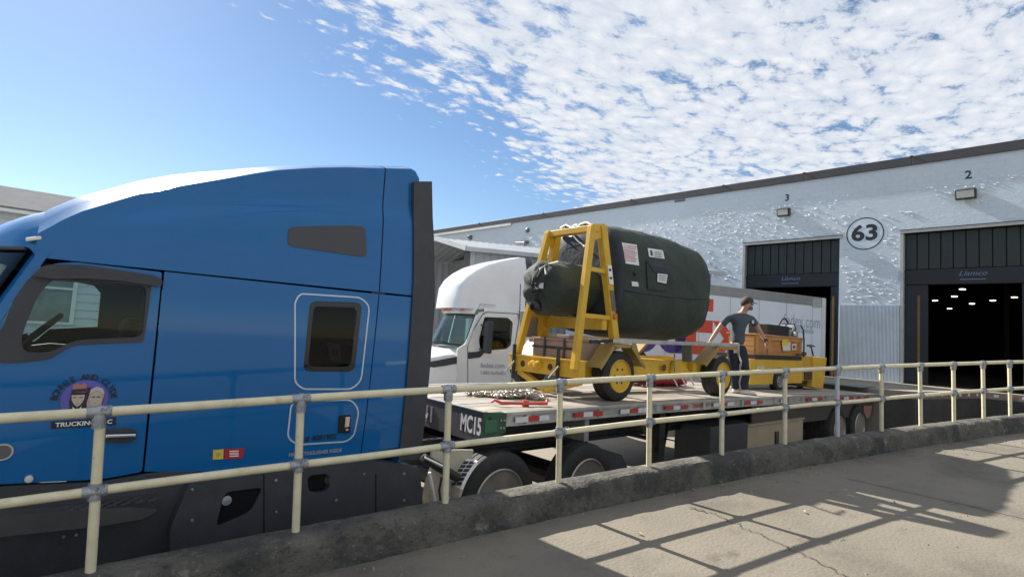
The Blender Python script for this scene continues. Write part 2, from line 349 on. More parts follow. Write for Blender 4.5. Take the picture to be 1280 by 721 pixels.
# ------------------------------------------------------------------ railing
def railing():
    base = kerb_pt(4)
    t = thing('guard_railing', 'cream painted pipe railing with grey clamps standing on the kerb', 'railing', base)
    UPV = Vector((-.05, 0, 1)).normalized(); H = .85; r = .0265
    def posts_x():
        out = []
        for px, py in ((113, 712), (369.5, 661), (556.5, 625), (698, 602), (811, 585), (902, 569), (981, 557), (1047, 547), (1102, 541), (1151, 534), (1192.5, 526), (1229.7, 521.5), (1263, 516), (1290, 512.5)):
            best = None; lo, hi = -1, 15
            for _ in range(50):
                mid = (lo+hi)/2; p = kerb_pt(mid); d = p-EYE; x = 640+FPX*d.dot(XR)/d.dot(FW)
                if x < px: lo = mid
                else: hi = mid
            out.append((lo+hi)/2)
        return out
    xs = posts_x(); xs = [xs[0]-1.12, xs[0]-2.24]+xs+[xs[-1]+1.1]; xs.sort()
    top = []; mid = []
    xx = -3.5
    while xx < 15: top.append(kerb_pt(xx)+UPV*(H+.006*noise.noise((xx*.9, 1, 1)))+Vector((0, .007*noise.noise((xx*.8, 4, 1)), 0))); mid.append(kerb_pt(xx)+UPV*(H*.5+.008*noise.noise((xx*.8, 7, 1)))+Vector((0, .007*noise.noise((xx*.9, 9, 1)), 0))); xx += .35
    MB().tube(top, r, 10).build('top_rail', RAILP, t, smooth=60); MB().tube(mid, r*.94, 10).build('mid_rail', RAILP, t, smooth=60)
    pm = MB().tube([(0, 0, -.02), (0, 0, H*.5), (0, 0, H)], r*.95, 12).build('post', RAILP, t, smooth=60, loc=(0, 0, 0))
    greyp = mat('pale_grey_railing_paint', (.46, .48, .52), .5, 0, .12, 9)
    g = dup(pm, (0, 0, 0), t); g.data = pm.data.copy(); g.data.materials.clear(); g.data.materials.append(greyp)
    def cl(t_):
        b = MB(); b.tube([(-.055, 0, 0), (.055, 0, 0)], r*1.22, 12)
        if t_: b.tube([(0, 0, -.085), (0, 0, .0)], r*1.3, 12); b.ball((0, 0, 0), r*1.42)
        else: b.tube([(0, 0, -.045), (0, 0, .045)], r*1.24, 12); b.ball((0, 0, 0), r*1.38)
        b.tube([(.035, -r*1.25, 0), (.035, -r*1.55, 0)], .008, 6); b.tube([(0, -r*1.25, -.05 if t_ else .03), (0, -r*1.55, -.05 if t_ else .03)], .008, 6)
        return b
    c1 = cl(True).build('tee_clamp', GALV, t, smooth=45, loc=(0, 0, 0)); c2 = cl(False).build('cross_clamp', GALV, t, smooth=45, loc=(0, 0, 0))
    q = UPV.to_track_quat('Z', 'Y')
    for i, x in enumerate(xs):
        p = kerb_pt(x); d = kerb_pt(x+.05)-p; a = math.atan2(d.y, d.x); rot = (.008*noise.noise((i*1.7, 0, 0)), -.05+.012*noise.noise((i*2.3, 5, 0)), 0)
        src = g if i == 9 else pm
        dup(src, p, t, rot); dup(c1, p+UPV*H, t, (0, -.05, a)); dup(c2, p+UPV*H*.5, t, (0, -.05, a))
    for o in (pm, g, c1, c2): bpy.data.objects.remove(o)
    for o in t.children:
        if o.name.startswith('post') and o.data.materials[0] == greyp: o['label'] = 'bare grey post without cream paint'
        elif 'label' in o: del o['label']
railing()
# ------------------------------------------------------------------ wheels
def wheel(name, c, r, wd, parent, rim_m, nuts=8, depth=.06, tyre_m=None, face=-1, edge_m=None):
    """wheel with axle along Y; outer face towards -Y; c is the outer face centre"""
    c = Vector(c); ax = Vector((0, -face, 0))          # into the vehicle
    k = r/.5
    root = MB().rev(c, ax, [(.02, r*.62), (0, r*.66), (-.006, r*.74), (0, r*.86), (.012, r*.93), (.03*k, r*.985), (.05*k, r), (wd*.3, r*.998), (wd*.32, r*.975), (wd*.35, r*.975), (wd*.37, r*.998), (wd*.62, r*.998), (wd*.64, r*.975), (wd*.67, r*.975), (wd*.69, r*.998), (wd-.05*k, r), (wd-.02*k, r*.96), (wd, r*.86), (wd-.01, r*.62)], 40).build(name, tyre_m or RUBBER, parent, smooth=35)
    MB().rev(c, ax, [(.02, r*.60), (-.012, r*.632), (-.014, r*.645), (.0, r*.665), (.02, r*.62)], 36, cap=False).build('rim_edge', edge_m or rim_m, root, smooth=40)
    MB().rev(c, ax, [(.012, r*.625), (.02, r*.59), (depth*.9, r*.56), (depth*1.3, r*.53), (depth*1.25, r*.45), (depth*.95, r*.43), (depth*.9, r*.33), (depth*.95, r*.24), (depth*.35, r*.215), (depth*.2, r*.17), (depth*.2, .001)], 36).build('rim', rim_m, root, smooth=30)
    if nuts == 10 and edge_m:
        for i in range(10):
            a = 2*math.pi*(i+.5)/10; MB().rev(c+Vector((math.cos(a)*r*.49, 0, math.sin(a)*r*.49))+ax*(depth*1.24), -ax, [(0, .036), (.008, .036)], 12).build('hand_hole', BLACKS, root)
    b = MB()
    for i in range(nuts):
        a = 2*math.pi*i/nuts; b.rev(c+Vector((math.cos(a)*r*.30, 0, math.sin(a)*r*.30))+ax*(depth*.55), -ax, [(0, .028*k), (.03*k, .028*k), (.035*k, .01)], 6)
    b.build('wheel_nut_ring', STEELD, root)
    return root
# ------------------------------------------------------------------ blue tractor
DY = 4.4515
def yb(z):
    d = 0.0
    if z > 1.85: d += .022*min((z-1.85)/.9, 1.6)**2
    else: d += .03*((1.85-z)/.8)**2
    return d
def SP(px, py, off=0):                         # pixel -> (x, z) on the side of the tractor
    p = P(px, py, 1, DY-off); return (p.x, p.z)
def S3(off=0, warp=True):
    return lambda a, b, d: (a, DY+(yb(b) if warp else 0)-off+d, b)
def side_panel(name, px, m, parent, off=0, th=.03, r=.04, holes=(), bevel=.006, raw=False, warp=True):
    pts = [SP(*p) for p in px] if not raw else px
    if r: pts = rpoly(pts, r)
    hs = [rpoly([SP(*p) for p in h], .05) for h in holes]
    return panel(name, pts, hs, S3(off, warp), th, m, parent, bevel, cuts=[.9+.12*i for i in range(24)] if warp else None, smooth=30)
def tractor():
    T = thing('semi_truck', 'blue sleeper cab semi truck with a door logo parked behind the railing', 'truck', (1.5, 5.75, 0))
    YF = DY+2.6                                  # far side
    # --- roof fairing and sleeper top: loft along x between the side crease and the roof
    crease = [SP(*p) for p in ((-40, 330), (5, 308), (50, 292), (75, 277.5), (100, 266), (135, 255), (175, 242.5), (205, 237.5), (225, 232.5), (275, 224), (320, 216), (350, 211.5), (400, 208.5), (440, 208.0), (478, 209))]
    sil = [(lambda p: (p.x, p.z))(P(*q, 1, DY+.33)) for q in ((-40, 320), (0, 297), (25, 282), (60, 261), (100, 244), (130, 236.5), (175, 224.5), (215, 217.5), (250, 213.5), (320, 208.8), (380, 206.8), (420, 206.6), (478, 207.4))]
    def interp(tab, x):
        tab = sorted(tab)
        if x <= tab[0][0]:
            (a, c), (b, d) = tab[0], tab[1]; return c+(x-a)*(d-c)/(b-a)
        for (a, c), (b, d) in zip(tab, tab[1:]):
            if x <= b: return c+(x-a)*(d-c)/(b-a)
        (a, c), (b, d) = tab[-2], tab[-1]; return d+(x-b)*(d-c)/(b-a)
    X0 = SP(0, 322)[0]; XS = SP(478, 300)[0]
    XS = 2.235
    ZS = 2.526
    def ring(x):
        zc = interp(crease, x); zt = max(interp(sil, x), zc+.035); zc = max(zc, ZS+.03)
        ft = min(1, max(0, (x-.2)/1.3)); zt = max(zt, zc+.035)
        pts = [(DY+yb(ZS), ZS)]
        n = 14; zm = ZS+(zc-ZS)*.60
        for i in range(1, n+1):
            z = ZS+(zc-ZS)*i/n; crease_in = .03*max(0, min(1, (z-zm)/.10))*min(1, max(0, (x-.15)/.3))
            pts.append((DY+yb(z)+crease_in, z))
        y1, z1 = pts[-1]
        pts += [(y1+.006, z1+.010), (y1+.022, z1+.016), (y1+.12, zc+.02+(zt-zc)*.38), (y1+.24, zc+.02+(zt-zc)*.75), (DY+.42, zt+.005), (DY+.65, zt+.03), (DY+1.0, zt+.045), (DY+1.3, zt+.05)]
        full = [Vector((x, y, z)) for y, z in pts]; mir = [Vector((x, 2*(DY+1.3)-p.y, p.z)) for p in reversed(full[:-1])]
        return full+mir
    XF = -.085; xs = [XF+(XS-XF)*i/46 for i in range(47)]
    b = MB(); rings = [ring(x) for x in xs]; b.loft(rings, closed=False)
    b.build('roof_fairing', BLUE, T, smooth=28)
    fl = [ring(x) for x in (XS-.06, XS+.07)]; MB().loft([[Vector((p.x, p.y+(.014 if p.y < 5.7 else -.014), p.z-.016)) for p in rg] for rg in fl], closed=False).build('roof_joint_filler', BLACKP, T, smooth=28)
    # rear section of the roof with its rounded end
    xr = [XS+.012+(2.60-XS-.012)*i/8 for i in range(9)]
    rr = []
    for i, x in enumerate(xr):
        k = max(0, (i-6)/2.0); rg = ring(min(x, 2.6))
        rg = [Vector((x, p.y, p.z-(.09*k*k if p.z > 3.5 else 0))) for p in rg]; rr.append(rg)
    MB().loft(rr, closed=False).build('rear_roof_section', BLUE, T, smooth=28)
    # --- side extender lower part, sleeper panel, door
    side_panel('side_extender', [(475.3, 367.6), (519.5, 371.5), (511, 440), (502, 560), (453.3, 568)], BLUE, T, r=0)
    side_panel('rubber_extender', [(520, 226), (542.5, 226), (544, 300), (543, 380), (540, 412), (533.5, 490), (526, 575), (499, 575), (506, 490), (512.5, 410), (517, 350), (519, 290)], BLACKP, T, off=.022, r=.01, th=.05)
    lug = [(368, 377), (375, 366), (452, 371), (463, 382), (452, 476), (440, 487), (378, 487), (367.5, 478)]
    win = [(389, 377), (452, 379), (442, 463), (380, 463)]
    box2 = [(363, 506), (372, 500), (440, 498.5), (450, 512), (444, 545), (434, 553), (372, 557), (359, 548)]
    side_panel('sleeper_panel', [(206, 339.4), (474, 367.6), (452, 568), (355, 580), (260, 590), (181, 590), (189, 502)], BLUE, T, r=0, holes=[win])
    wtrim = side_panel('sleeper_window', [(388, 376), (453, 378), (443, 464), (379, 464)], BLACKS, T, off=.004, th=.02, r=.06, holes=[[(393, 382), (447, 384), (438, 458), (385, 458)]])
    gp = [(393, 382), (447, 384), (438, 458), (385, 458)]
    side_panel('pane', gp, glass('sleeper_glass', (.42, .43, .44)), wtrim, off=.006, th=.004, r=.05)
    cur = mat('pleated_grey_curtain', (.06, .063, .062), .9, 0, .2, 4)
    bm_ = MB(); x0, z0 = SP(380, 465); x1, z1 = SP(455, 375)
    for i in range(8): bm_.loft([[(x, DY+.10+.02*math.sin(x*26+i), z0+(z1-z0)*(i+k)/8+.01*math.sin(x*5+i)) for x in [x0+(x1-x0)*q/16 for q in range(17)]] for k in (0, .9)], closed=False)
    bm_.build('curtain', cur, wtrim, smooth=60)
    pp = MB(); a = [P(*q, 1, DY+.05) for q in ((409, 428), (425, 430), (426.5, 452), (414, 451))]; pp.prism(a, (0, .006, 0)); pp.build('paper_card', mat('cream_paper', (.38, .36, .33), .8, 0, .1, 20), wtrim)
    lettering('print', '52', lambda x, y: P(418.6+x*1, 441-y*1, 1, DY+.046), DARKI, wtrim, 9, .02)
    def outline(nm, px, m, off=.004, wd=.006):
        pts = rpoly([SP(*p) for p in px], .07, 5); o = [Vector(p) for p in pts]; n = len(o); c = sum(o, Vector((0, 0)))/n
        inn = []
        for i in range(n):
            d = (o[(i+1) % n]-o[i-1]).normalized(); q = Vector((-d.y, d.x));
            if q.dot(c-o[i]) < 0: q = -q
            inn.append(tuple(o[i]+q*wd*2))
        return panel(nm, [tuple(p) for p in o], [inn], S3(off), .006, m, T, 0, cuts=[1.0+.12*i for i in range(24)])
    SEAL = mat('silver_door_seal', (.55, .60, .66), .4, .2, .08, 12)
    outline('luggage_door_trim', lug, SEAL); outline('toolbox_door_trim', box2, SEAL)
    side_panel('upper_window', [(362, 283), (440, 281), (459, 283), (460, 317), (456, 321), (366, 308), (361, 304)], GREYP, T, off=.006, th=.02, r=.05)
    # door with window opening
    wh = [(52, 343), (120, 345), (190, 357), (180, 424), (92, 429), (66, 441), (32, 446), (18, 436), (24, 395)]
    door = side_panel('door', [(-62, 470), (-20, 428), (6, 395), (23, 364), (38, 346), (52, 335), (70, 329), (95, 327.5), (203, 340), (186, 502), (178, 590.5), (125, 600), (0, 606), (-64, 610)], BLUE, T, r=.02, holes=[wh])
    side_panel('window_frame', [(-40, 452), (3.4, 410), (17, 374), (34, 350), (50, 336), (64, 333), (106.5, 334), (155, 341), (192, 346.5), (189, 359), (182, 410), (179, 427.5), (97, 431), (86, 434), (62, 449), (37, 452), (12, 454)], BLACKP, door, off=.006, th=.03, r=.02,
               holes=[[(68, 347), (184, 358), (178, 421), (94, 425), (62, 441), (30, 440), (26, 425), (34, 400), (48, 368)]])
    side_panel('rain_visor', [(40, 345), (52, 333), (66, 330.5), (106, 331.5), (155, 338.5), (193, 344.5), (203, 350), (201, 358.5), (188, 357), (150, 351), (106, 348), (70, 349)], BLACKP, door, off=.035, th=.02, r=.02)
    side_panel('window_pane', [(52, 343), (120, 345), (190, 357), (180, 424), (92, 429), (66, 441), (32, 446), (18, 436), (24, 395)], GLASSC, door, off=-.015, th=.004, r=0, bevel=0)
    hx = SP(128, 542); MB().bar((SP(131, 543)[0], DY-.03, SP(131, 544)[1]), (SP(169, 543)[0], DY-.03, SP(169, 543)[1]), .03, .028).build('handle', CHROME, door, bevel=.008)
    side_panel('handle_recess', [(127, 537), (160, 534), (171, 537), (170, 550), (160, 554), (128, 554)], BLACKP, door, off=.005, th=.02, r=.04)
    MB().rev((SP(36, 599)[0], DY+yb(1.15)-.002, SP(36, 599)[1]), (0, -1, 0), [(0, .022), (.02, .02), (.022, .008)], 14).build('door_lamp', mat('clear_lamp_lens', (.6, .6, .58), .2, 0, .1, 20), door, smooth=40)
    # windscreen, A pillar, cab roof edge, hood
    tl = Vector((-.12, DY+.07, 2.565)); bl = Vector((-.46, DY+.03, 1.78))
    wsx = lambda t: .42*max(0, math.sin(math.pi*t))**.9
    far = lambda v: Vector((v.x, 2*(DY+1.3)-v.y, v.z))
    ws = MB(); rows = []
    for i in range(7):
        p = tl.lerp(bl, i/6); row = []
        for j in range(33):
            t = (1-math.cos(math.pi*j/32))/2; q = p.lerp(far(p), t); q.x -= wsx(t); row.append(q)
        rows.append(row)
    ws.loft(rows, closed=False).build('windscreen', glass('blue_windscreen_glass', (.35, .45, .5)), T, smooth=60)
    for f in (lambda v: v, far):
        MB().loft([[f(Vector(p)+Vector(d)) for d in ((-.03, .06, 0), (-.005, -.02, .0), (.045, -.022, -.01), (.05, .06, -.01))] for p in (Vector((-.055, DY+.03, 2.585)), Vector((-.20, DY+.02, 2.24)), Vector((-.42, DY-.0, 1.70)))]).build('pillar', BLUE, T, smooth=40)
    MB().tube([tl.lerp(far(tl), t)+Vector((-wsx(t)-.01, -.01 if t < .5 else .01, .012)) for t in [(1-math.cos(math.pi*j/32))/2 for j in range(33)]], .013, 8).build('windscreen_seal', BLACKP, T, smooth=60)
    TS = [(1-math.cos(math.pi*j/32))/2 for j in range(33)]
    arc = ring(XF+.015); cum = [0]
    for a_, b_ in zip(arc, arc[1:]): cum.append(cum[-1]+(b_-a_).length)
    def on_arc(t):
        d_ = t*cum[-1]
        for k in range(len(arc)-1):
            if d_ <= cum[k+1]+1e-9: return arc[k].lerp(arc[k+1], (d_-cum[k])/max(1e-9, cum[k+1]-cum[k]))
        return arc[-1]
    lower = [tl.lerp(far(tl), t)+Vector((-wsx(t)-.005, (-.03 if t < .5 else .03)*(1-math.sin(math.pi*t)), .02)) for t in TS]
    vr = []
    for k in range(8):
        s_ = k/7; row = []
        for t, a_ in zip(TS, lower):
            b_ = on_arc(t); g_ = (b_-a_).length; row.append(a_.lerp(b_, s_)+Vector((-.30, 0, .55)).normalized()*(.34*g_*s_*(1-s_)))
        vr.append(row)
    MB().loft(vr, closed=False).build('roof_brow', BLUE, T, smooth=50)
    MB().obox(P(42, 298.5, 1, DY+.03), (.036, 0, .012), (0, .02, 0), (-.003, 0, .011)).build('marker_lamp', mat('pale_lamp_lens', (.75, .72, .66), .25, 0, .05, 9), T, bevel=.006)
    hood = MB(); hr = []
    for x, zt, wdt in ((-.52, 1.78, 1.27), (-.98, 1.76, 1.26), (-1.6, 1.72, 1.2), (-2.3, 1.60, 1.1), (-2.9, 1.38, 1.0), (-3.05, .7, .95)):
        yc = DY+1.3; hr.append([(x, yc-wdt, .75 if x > -3 else .6), (x, yc-wdt, zt-.25), (x, yc-wdt*.85, zt-.06), (x, yc, zt+.03), (x, yc+wdt*.85, zt-.06), (x, yc+wdt, zt-.25), (x, yc+wdt, .75 if x > -3 else .6)])
    hood.loft(hr, closed=False).build('hood', BLUE, T, smooth=40)
    # interior and far side
    fx = lambda q: (lambda p: (p.x, p.z))(P(*q, 1, YF-.05))
    view = [(66, 350), (96, 352), (118, 357.5), (126, 366), (122, 408), (84, 409.5), (59, 411), (44, 396), (30, 430), (44, 425), (42, 410)]
    hole = [fx(q) for q in ((58, 345), (118, 357), (126, 366), (122, 408), (62, 411), (44, 426), (24, 430), (26, 415), (38, 388))]
    panel('far_wall', [(-.95, .95), (2.6, .95), (2.6, 3.1), (.4, 2.6), (-.15, 2.55), (-.95, 1.75)], [hole], lambda a, b_, d: (a, YF-.05+d, b_), .05, DARKI, T)
    panel('far_window_pane', hole, [], lambda a, b_, d: (a, YF-.02+d, b_), .004, GLASSC, T)
    ib = MB(); ib.box(-.9, 2.6, DY+.08, YF-.08, .92, .98); ib.box(.75, .79, DY+.12, DY+1.0, 1.0, 2.5); ib.box(.75, .79, DY+1.7, YF-.1, 1.0, 2.5); ib.box(-.1, 2.55, DY+.08, YF-.08, 2.47, 2.5)
    ib.build('cab_lining', DARKI, T)
    MB().box(-.95, -.45, DY+.1, YF-.1, 1.0, 1.82).build('dashboard', DARKI, T, bevel=.05)
    for yy in (DY+.25, DY+1.7):
        MB().box(.22, .74, yy, yy+.55, 1.0, 1.42).box(.56, .74, yy, yy+.55, 1.4, 2.15).build('seat', DARKI, T, bevel=.06)
    sc_ = P(36, 424, 1, DY+.55); ax = Vector((-.75, 0, .66)); u_ = Vector((.66, 0, .75)); v_ = Vector((0, 1, 0))
    swb = MB(); swb.tube([sc_+(u_*math.cos(a)+v_*math.sin(a))*.23 for a in [2*math.pi*i/24 for i in range(25)]], .018, 8); swb.bar(sc_-u_*.2, sc_+u_*.2, .03, .03); swb.bar(sc_, sc_+Vector((-.45, 0, -.12)), .08, .08)
    swb.build('steering_wheel', mat('steering_black', (.008, .008, .009), .6), T, smooth=60)
    MB().prism([P(*q, 1, YF-.5) for q in ((27, 444), (36, 432), (62, 429), (88, 431), (62, 441), (44, 446))], (0, .05, 0)).build('red_panel', mat('maroon_door_card', (.12, .03, .025), .6, 0, .2, 6), T)
    MB().box(2.58, 2.62, DY+.05, YF-.02, .95, 3.6).build('rear_wall', BLUE, T)
    # --- lower fairings, step, lamp recess
    sk = side_panel('side_skirt', [(-90, 640), (0, 609), (125, 603), (176, 594), (200, 590), (250, 590), (300, 660), (300, 760), (-90, 860)], BLACKP, T, off=-.02, th=.05, r=.03, warp=False)
    tank = [(236, 596), (262, 593), (452, 572), (519, 582), (523, 636), (523, 700), (208, 745), (210, 655)]
    side_panel('tank_fairing', tank, BLACKP, T, off=.085, th=.2, r=.05, bevel=.03, warp=False, holes=[[(266, 655), (277, 611), (325, 605), (310, 636)], [(379, 591), (407, 588), (407, 606), (400, 612), (381, 612)]])
    q = [SP(*p) for p in ((455, 572), (519, 577), (521, 584), (455, 589))]
    side_panel('lamp_recess', [(262, 660), (272, 606), (330, 600), (315, 642)], BLACKS, T, off=.06, th=.02, r=.02, warp=False)
    MB().rev(P(283, 625, 1, DY-.07), (0, -1, 0), [(0, .034), (.012, .034), (.016, .028), (.017, .004)], 18).build('round_lamp', mat('grey_lamp_lens', (.25, .27, .30), .15, 0, .1, 12), T, smooth=40)
    MB().obox(P(393, 600, 1, DY-.03), (.085, 0, 0), (0, .01, 0), (0, 0, .075)).build('fuel_cap_recess', BLACKS, T, bevel=.01)
    st = side_panel('step', [(-60, 640), (160, 627), (195, 630), (176, 641), (120, 650), (-60, 668)], mat('step_black_plastic', (.05, .05, .052), .6, 0, .2, 8), T, off=.13, th=.14, r=.02, bevel=.01, warp=False)
    for a_, b_ in (((330, 591), (330, 700)), ((470, 592), (470, 640))):
        p_, q_ = P(*a_, 1, DY-.088), P(*b_, 1, DY-.088); MB().bar(p_, q_, .006, .004, (0, 1, 0)).build('panel_seam', BLACKS, T)
    for q_ in ((240, 612), (240, 650), (345, 600), (345, 640), (455, 592), (505, 592), (505, 625), (420, 625)):
        MB().rev(P(*q_, 1, DY-.086), (0, -1, 0), [(0, .013), (.006, .011), (.007, .004)], 10).build('bolt', GALV, T)
    tb = MB(); a0 = P(0, 640, 1, DY-.1)
    for i in range(15):
        for j in range(3):
            x = -.35+i*.072+(.036 if j % 2 else 0); tb.obox((x, DY-.105+j*.045, SP(80, 633)[1]+.002+.001*i*0), (.022, .012, 0), (-.004, .008, 0), (0, 0, .004))
    tb.build('tread_plate', mat('dull_tread_metal', (.13, .13, .135), .45, .6, .2, 9), st)
    for p in ((24, 663), (95, 668), (147.5, 649.5), (80, 670)):
        MB().rev(P(*p, 1, DY+.018), (0, -1, 0), [(0, .012), (.01, .01), (.011, .003)], 8).build('bolt', GALV, T)
    # --- chassis behind the cab, hoses, fender, drive wheels
    ch = MB()
    for yy in (5.33, 6.13): ch.box(-2.6, 6.1, yy-.04, yy+.04, .72, .98)
    for x in (2.9, 3.7, 4.5, 5.3, 6.05): ch.box(x, x+.08, 5.36, 6.1, .76, .94)
    ch.build('chassis_frame', STEELD, T)
    MB().box(4.1, 5.0, 5.3, 6.2, 1.0, 1.12).box(4.2, 4.9, 5.2, 6.3, 1.1, 1.17).build('fifth_wheel', STEELD, T, bevel=.02)
    MB().box(2.72, 3.0, 5.0, 6.6, .98, 1.06).build('rear_deck_plate', STEELD, T)
    for k, (dy, dz) in enumerate(((0, 0), (.12, .05), (.22, -.03))):
        pts = []
        for i in range(60):
            t = i/59; a = t*2*math.pi*9; c = Vector((2.66, 5.35+dy, 1.55+dz)).lerp(Vector((3.55, 5.55+dy, 1.22)), t); c.z -= .28*math.sin(math.pi*t)
            pts.append(c+Vector((.035*math.sin(a)*.3, .035*math.cos(a), .035*math.sin(a))))
        MB().tube(pts, .012, 6).build('air_hose', [CHROME, mat('red_hose', (.3, .02, .015), .4), mat('black_hose', (.02, .02, .02), .4)][k], T, smooth=60)
    CREAM = mat('cream_fender_paint', (.44, .40, .32), .45, 0, .1, 4, spots=[((.4, .36, .28), 5, .6, .8, None, .5)])
    HUB = Vector((3.795, DY, .475)); HUB2 = Vector((5.17, DY, .44)); RW = .505
    def fend(c, a0, a1, name, m, r=RW+.075):
        rg = []
        for i in range(13):
            a = R(a0+(a1-a0)*i/12); d = Vector((math.cos(a), 0, math.sin(a)))
            rg.append([c+d*r+Vector((0, -.03, 0)), c+d*(r-.03)+Vector((0, -.035, 0)), c+d*(r-.03)+Vector((0, -.02, 0)), c+d*(r-.012)+Vector((0, -.0, 0)), c+d*(r-.012)+Vector((0, .58, 0)), c+d*(r+.004)+Vector((0, .58, 0))])
        return MB().loft(rg).build(name, m, T, smooth=40)
    fd = fend(HUB, 128, 196, 'quarter_fender', CREAM)
    # printed tread blocks on the upper end of the fender
    blk = MB()
    for i in range(6):
        for j in range(4):
            a = R(132+i*4.6+(2.3 if j % 2 else 0)); d = Vector((math.cos(a), 0, math.sin(a))); tn = Vector((-math.sin(a), 0, math.cos(a)))
            c = HUB+d*(RW+.083)+Vector((0, .01+j*.085, 0)); blk.obox(c, tn*.016, Vector((0, .034, 0))+tn*.008, d*.004)
    tp = fend(HUB, 129, 159, 'tread_sign', WHITED, r=RW+.079); blk.build('tread_block', BLACKP, tp)
    side_x, side_z = SP(566, 585)
    MB().prism([P(*q, 1, DY+.12) for q in ((540, 562), (592, 562), (590, 575), (566, 610), (545, 640), (537, 640))], (0, .03, 0)).build('fender_bracket_plate', CREAM, T)
    MB().tube([P(529, 572, 1, DY+.02), P(572, 597, 1, DY+.02)], .045, 10).build('shock_tube', STEELD, T, smooth=50)
    MB().tube([P(529, 571, 1, DY-.03), P(556, 584, 1, DY-.03)], .016, 8).build('chrome_rod', CHROME, T, smooth=50)
    MB().tube([P(537, 590, 1, DY+.05), P(545, 632, 1, DY+.05)], .014, 8).build('white_rod', WHITED, T, smooth=50)
    MB().tube([P(552, 596, 1, DY+.02), P(549, 612, 1, DY), P(551, 630, 1, DY)], .012, 6).build('black_hose', RUBBER, T, smooth=50)
    for c in (HUB, HUB2): wheel('drive_wheel', c, RW, .28, T, mat('dirty_dark_rim', (.20, .185, .16), .55, .4, .3, 6), 10, .12, edge_m=mat('dull_wheel_aluminium', (.36, .34, .31), .4, .6, .2, 6))
    for c in (HUB, HUB2): wheel('drive_wheel', c+Vector((0, 2.6, 0)), RW, .28, T, mat('dull_wheel_aluminium', (.4,)*3), 10, .13, face=1)
    for yy, f in ((DY+.12, -1), (YF-.12, 1)): wheel('steer_wheel', (-1.75, yy, .5), .5, .3, T, CHROME, 10, .05, face=f)
    MB().rev((HUB.x, DY+.2, HUB.z), (0, 1, 0), [(0, .16), (2.2, .16)], 14).rev((HUB2.x, DY+.2, HUB2.z), (0, 1, 0), [(0, .16), (2.2, .16)], 14).build('axle', STEELD, T)
    fr = [P(*q, 1, DY+.02) for q in ((748, 553), (777, 569), (789, 592), (786, 600), (740, 600))]
    MB().prism([P(*q, 1, DY+.05) for q in ((744, 558), (777, 568), (792, 600), (792, 640), (748, 640))], (0, .5, 0)).build('mudflap', BLACKP, T)
    # --- flat print on the door
    OFF = .0065
    def on_side(px, py, off=OFF):
        p = P(px, py, 1, DY); return Vector((p.x, DY+yb(p.z)-off, p.z))
    c0 = SP(106, 497); rad = .118
    def lc(x, y, off=OFF): z = c0[1]+y; return Vector((c0[0]+x, DY+yb(z)-off, z))
    def flat(nm, pts, m, off, par):
        b = MB(); b.add([lc(x, y, off) for x, y in pts], [tuple(range(len(pts)))]); return b.build(nm, m, par)
    PUR = mat('violet_decal', (.12, .10, .42), .4, 0, .06, 9); NAVY = mat('dark_plum_decal', (.03, .02, .05), .4, 0, .05, 9); SKIN = mat('pale_face_decal', (.52, .44, .36), .5, 0, .05, 9); PINK = mat('tan_hat_decal', (.38, .17, .13), .5, 0, .1, 9); BLOND = mat('blond_decal', (.45, .33, .25), .5, 0, .1, 14); DKB = mat('black_print', (.012, .012, .016), .5, 0, .05, 9)
    circ = lambda cx, cy, rx, ry, n=28, a0=0, a1=360: [(cx+rx*math.cos(R(a0+(a1-a0)*i/n)), cy+ry*math.sin(R(a0+(a1-a0)*i/n))) for i in range(n if a1-a0 == 360 else n+1)]
    logo = flat('door_logo', circ(0, -.012, .122, .125), PUR, OFF, door)
    flat('logo_background', circ(.01, -.02, .088, .088), NAVY, OFF+.001, logo)
    # man: coat, collar, face, hat
    flat('logo_coat', [(-.105, -.105), (-.095, -.075), (-.05, -.045), (-.01, -.05), (.02, -.075), (.03, -.105)], DKB, OFF+.002, logo)
    flat('logo_collar', [(-.058, -.052), (-.03, -.08), (-.012, -.05), (-.018, -.105), (-.046, -.105)], WHITED, OFF+.003, logo)
    flat('logo_tie', [(-.036, -.066), (-.026, -.066), (-.024, -.105), (-.040, -.105)], mat('blue_tie_decal', (.05, .08, .4), .5), OFF+.0034, logo)
    flat('logo_face', [(-.068, .03), (-.066, -.01), (-.05, -.04), (-.034, -.055), (-.018, -.042), (-.004, -.01), (-.001, .03)], SKIN, OFF+.003, logo)
    flat('logo_hat_brim', [(-.078, .026), (-.06, .02), (.0, .022), (.02, .034), (.0, .044), (-.06, .042)], DKB, OFF+.0036, logo)
    flat('logo_hat', [(-.07, .036), (-.066, .085), (-.045, .095), (-.03, .086), (-.012, .098), (.002, .085), (.004, .036)], PINK, OFF+.0038, logo)
    flat('logo_hat_band', [(-.071, .036), (-.070, .056), (.0, .062), (.004, .04)], NAVY, OFF+.004, logo)
    for x in (-.052, -.02): flat('logo_eye', [(x-.009, .002), (x+.009, .002), (x+.009, .007), (x-.009, .007)], DKB, OFF+.004, logo)
    flat('logo_mouth', [(-.044, -.031), (-.026, -.031), (-.03, -.036), (-.04, -.036)], PINK, OFF+.004, logo)
    # woman: hair, face, cap
    flat('logo_hair', [(.022, .03), (.03, .055), (.06, .066), (.088, .05), (.098, .02), (.092, -.03), (.086, -.085), (.02, -.085), (.012, -.03)], BLOND, OFF+.0024, logo)
    flat('logo_face', circ(.057, -.008, .031, .046), SKIN, OFF+.003, logo)
    flat('logo_cap', [(.02, .026), (.026, .056), (.055, .072), (.085, .06), (.1, .03), (.09, .024), (.06, .046), (.034, .036)], mat('pale_cap_decal', (.55, .48, .46), .5), OFF+.0036, logo)
    for x in (.044, .07): flat('logo_eye', [(x-.008, .002), (x+.008, .002), (x+.008, .009), (x-.008, .009)], DKB, OFF+.004, logo)
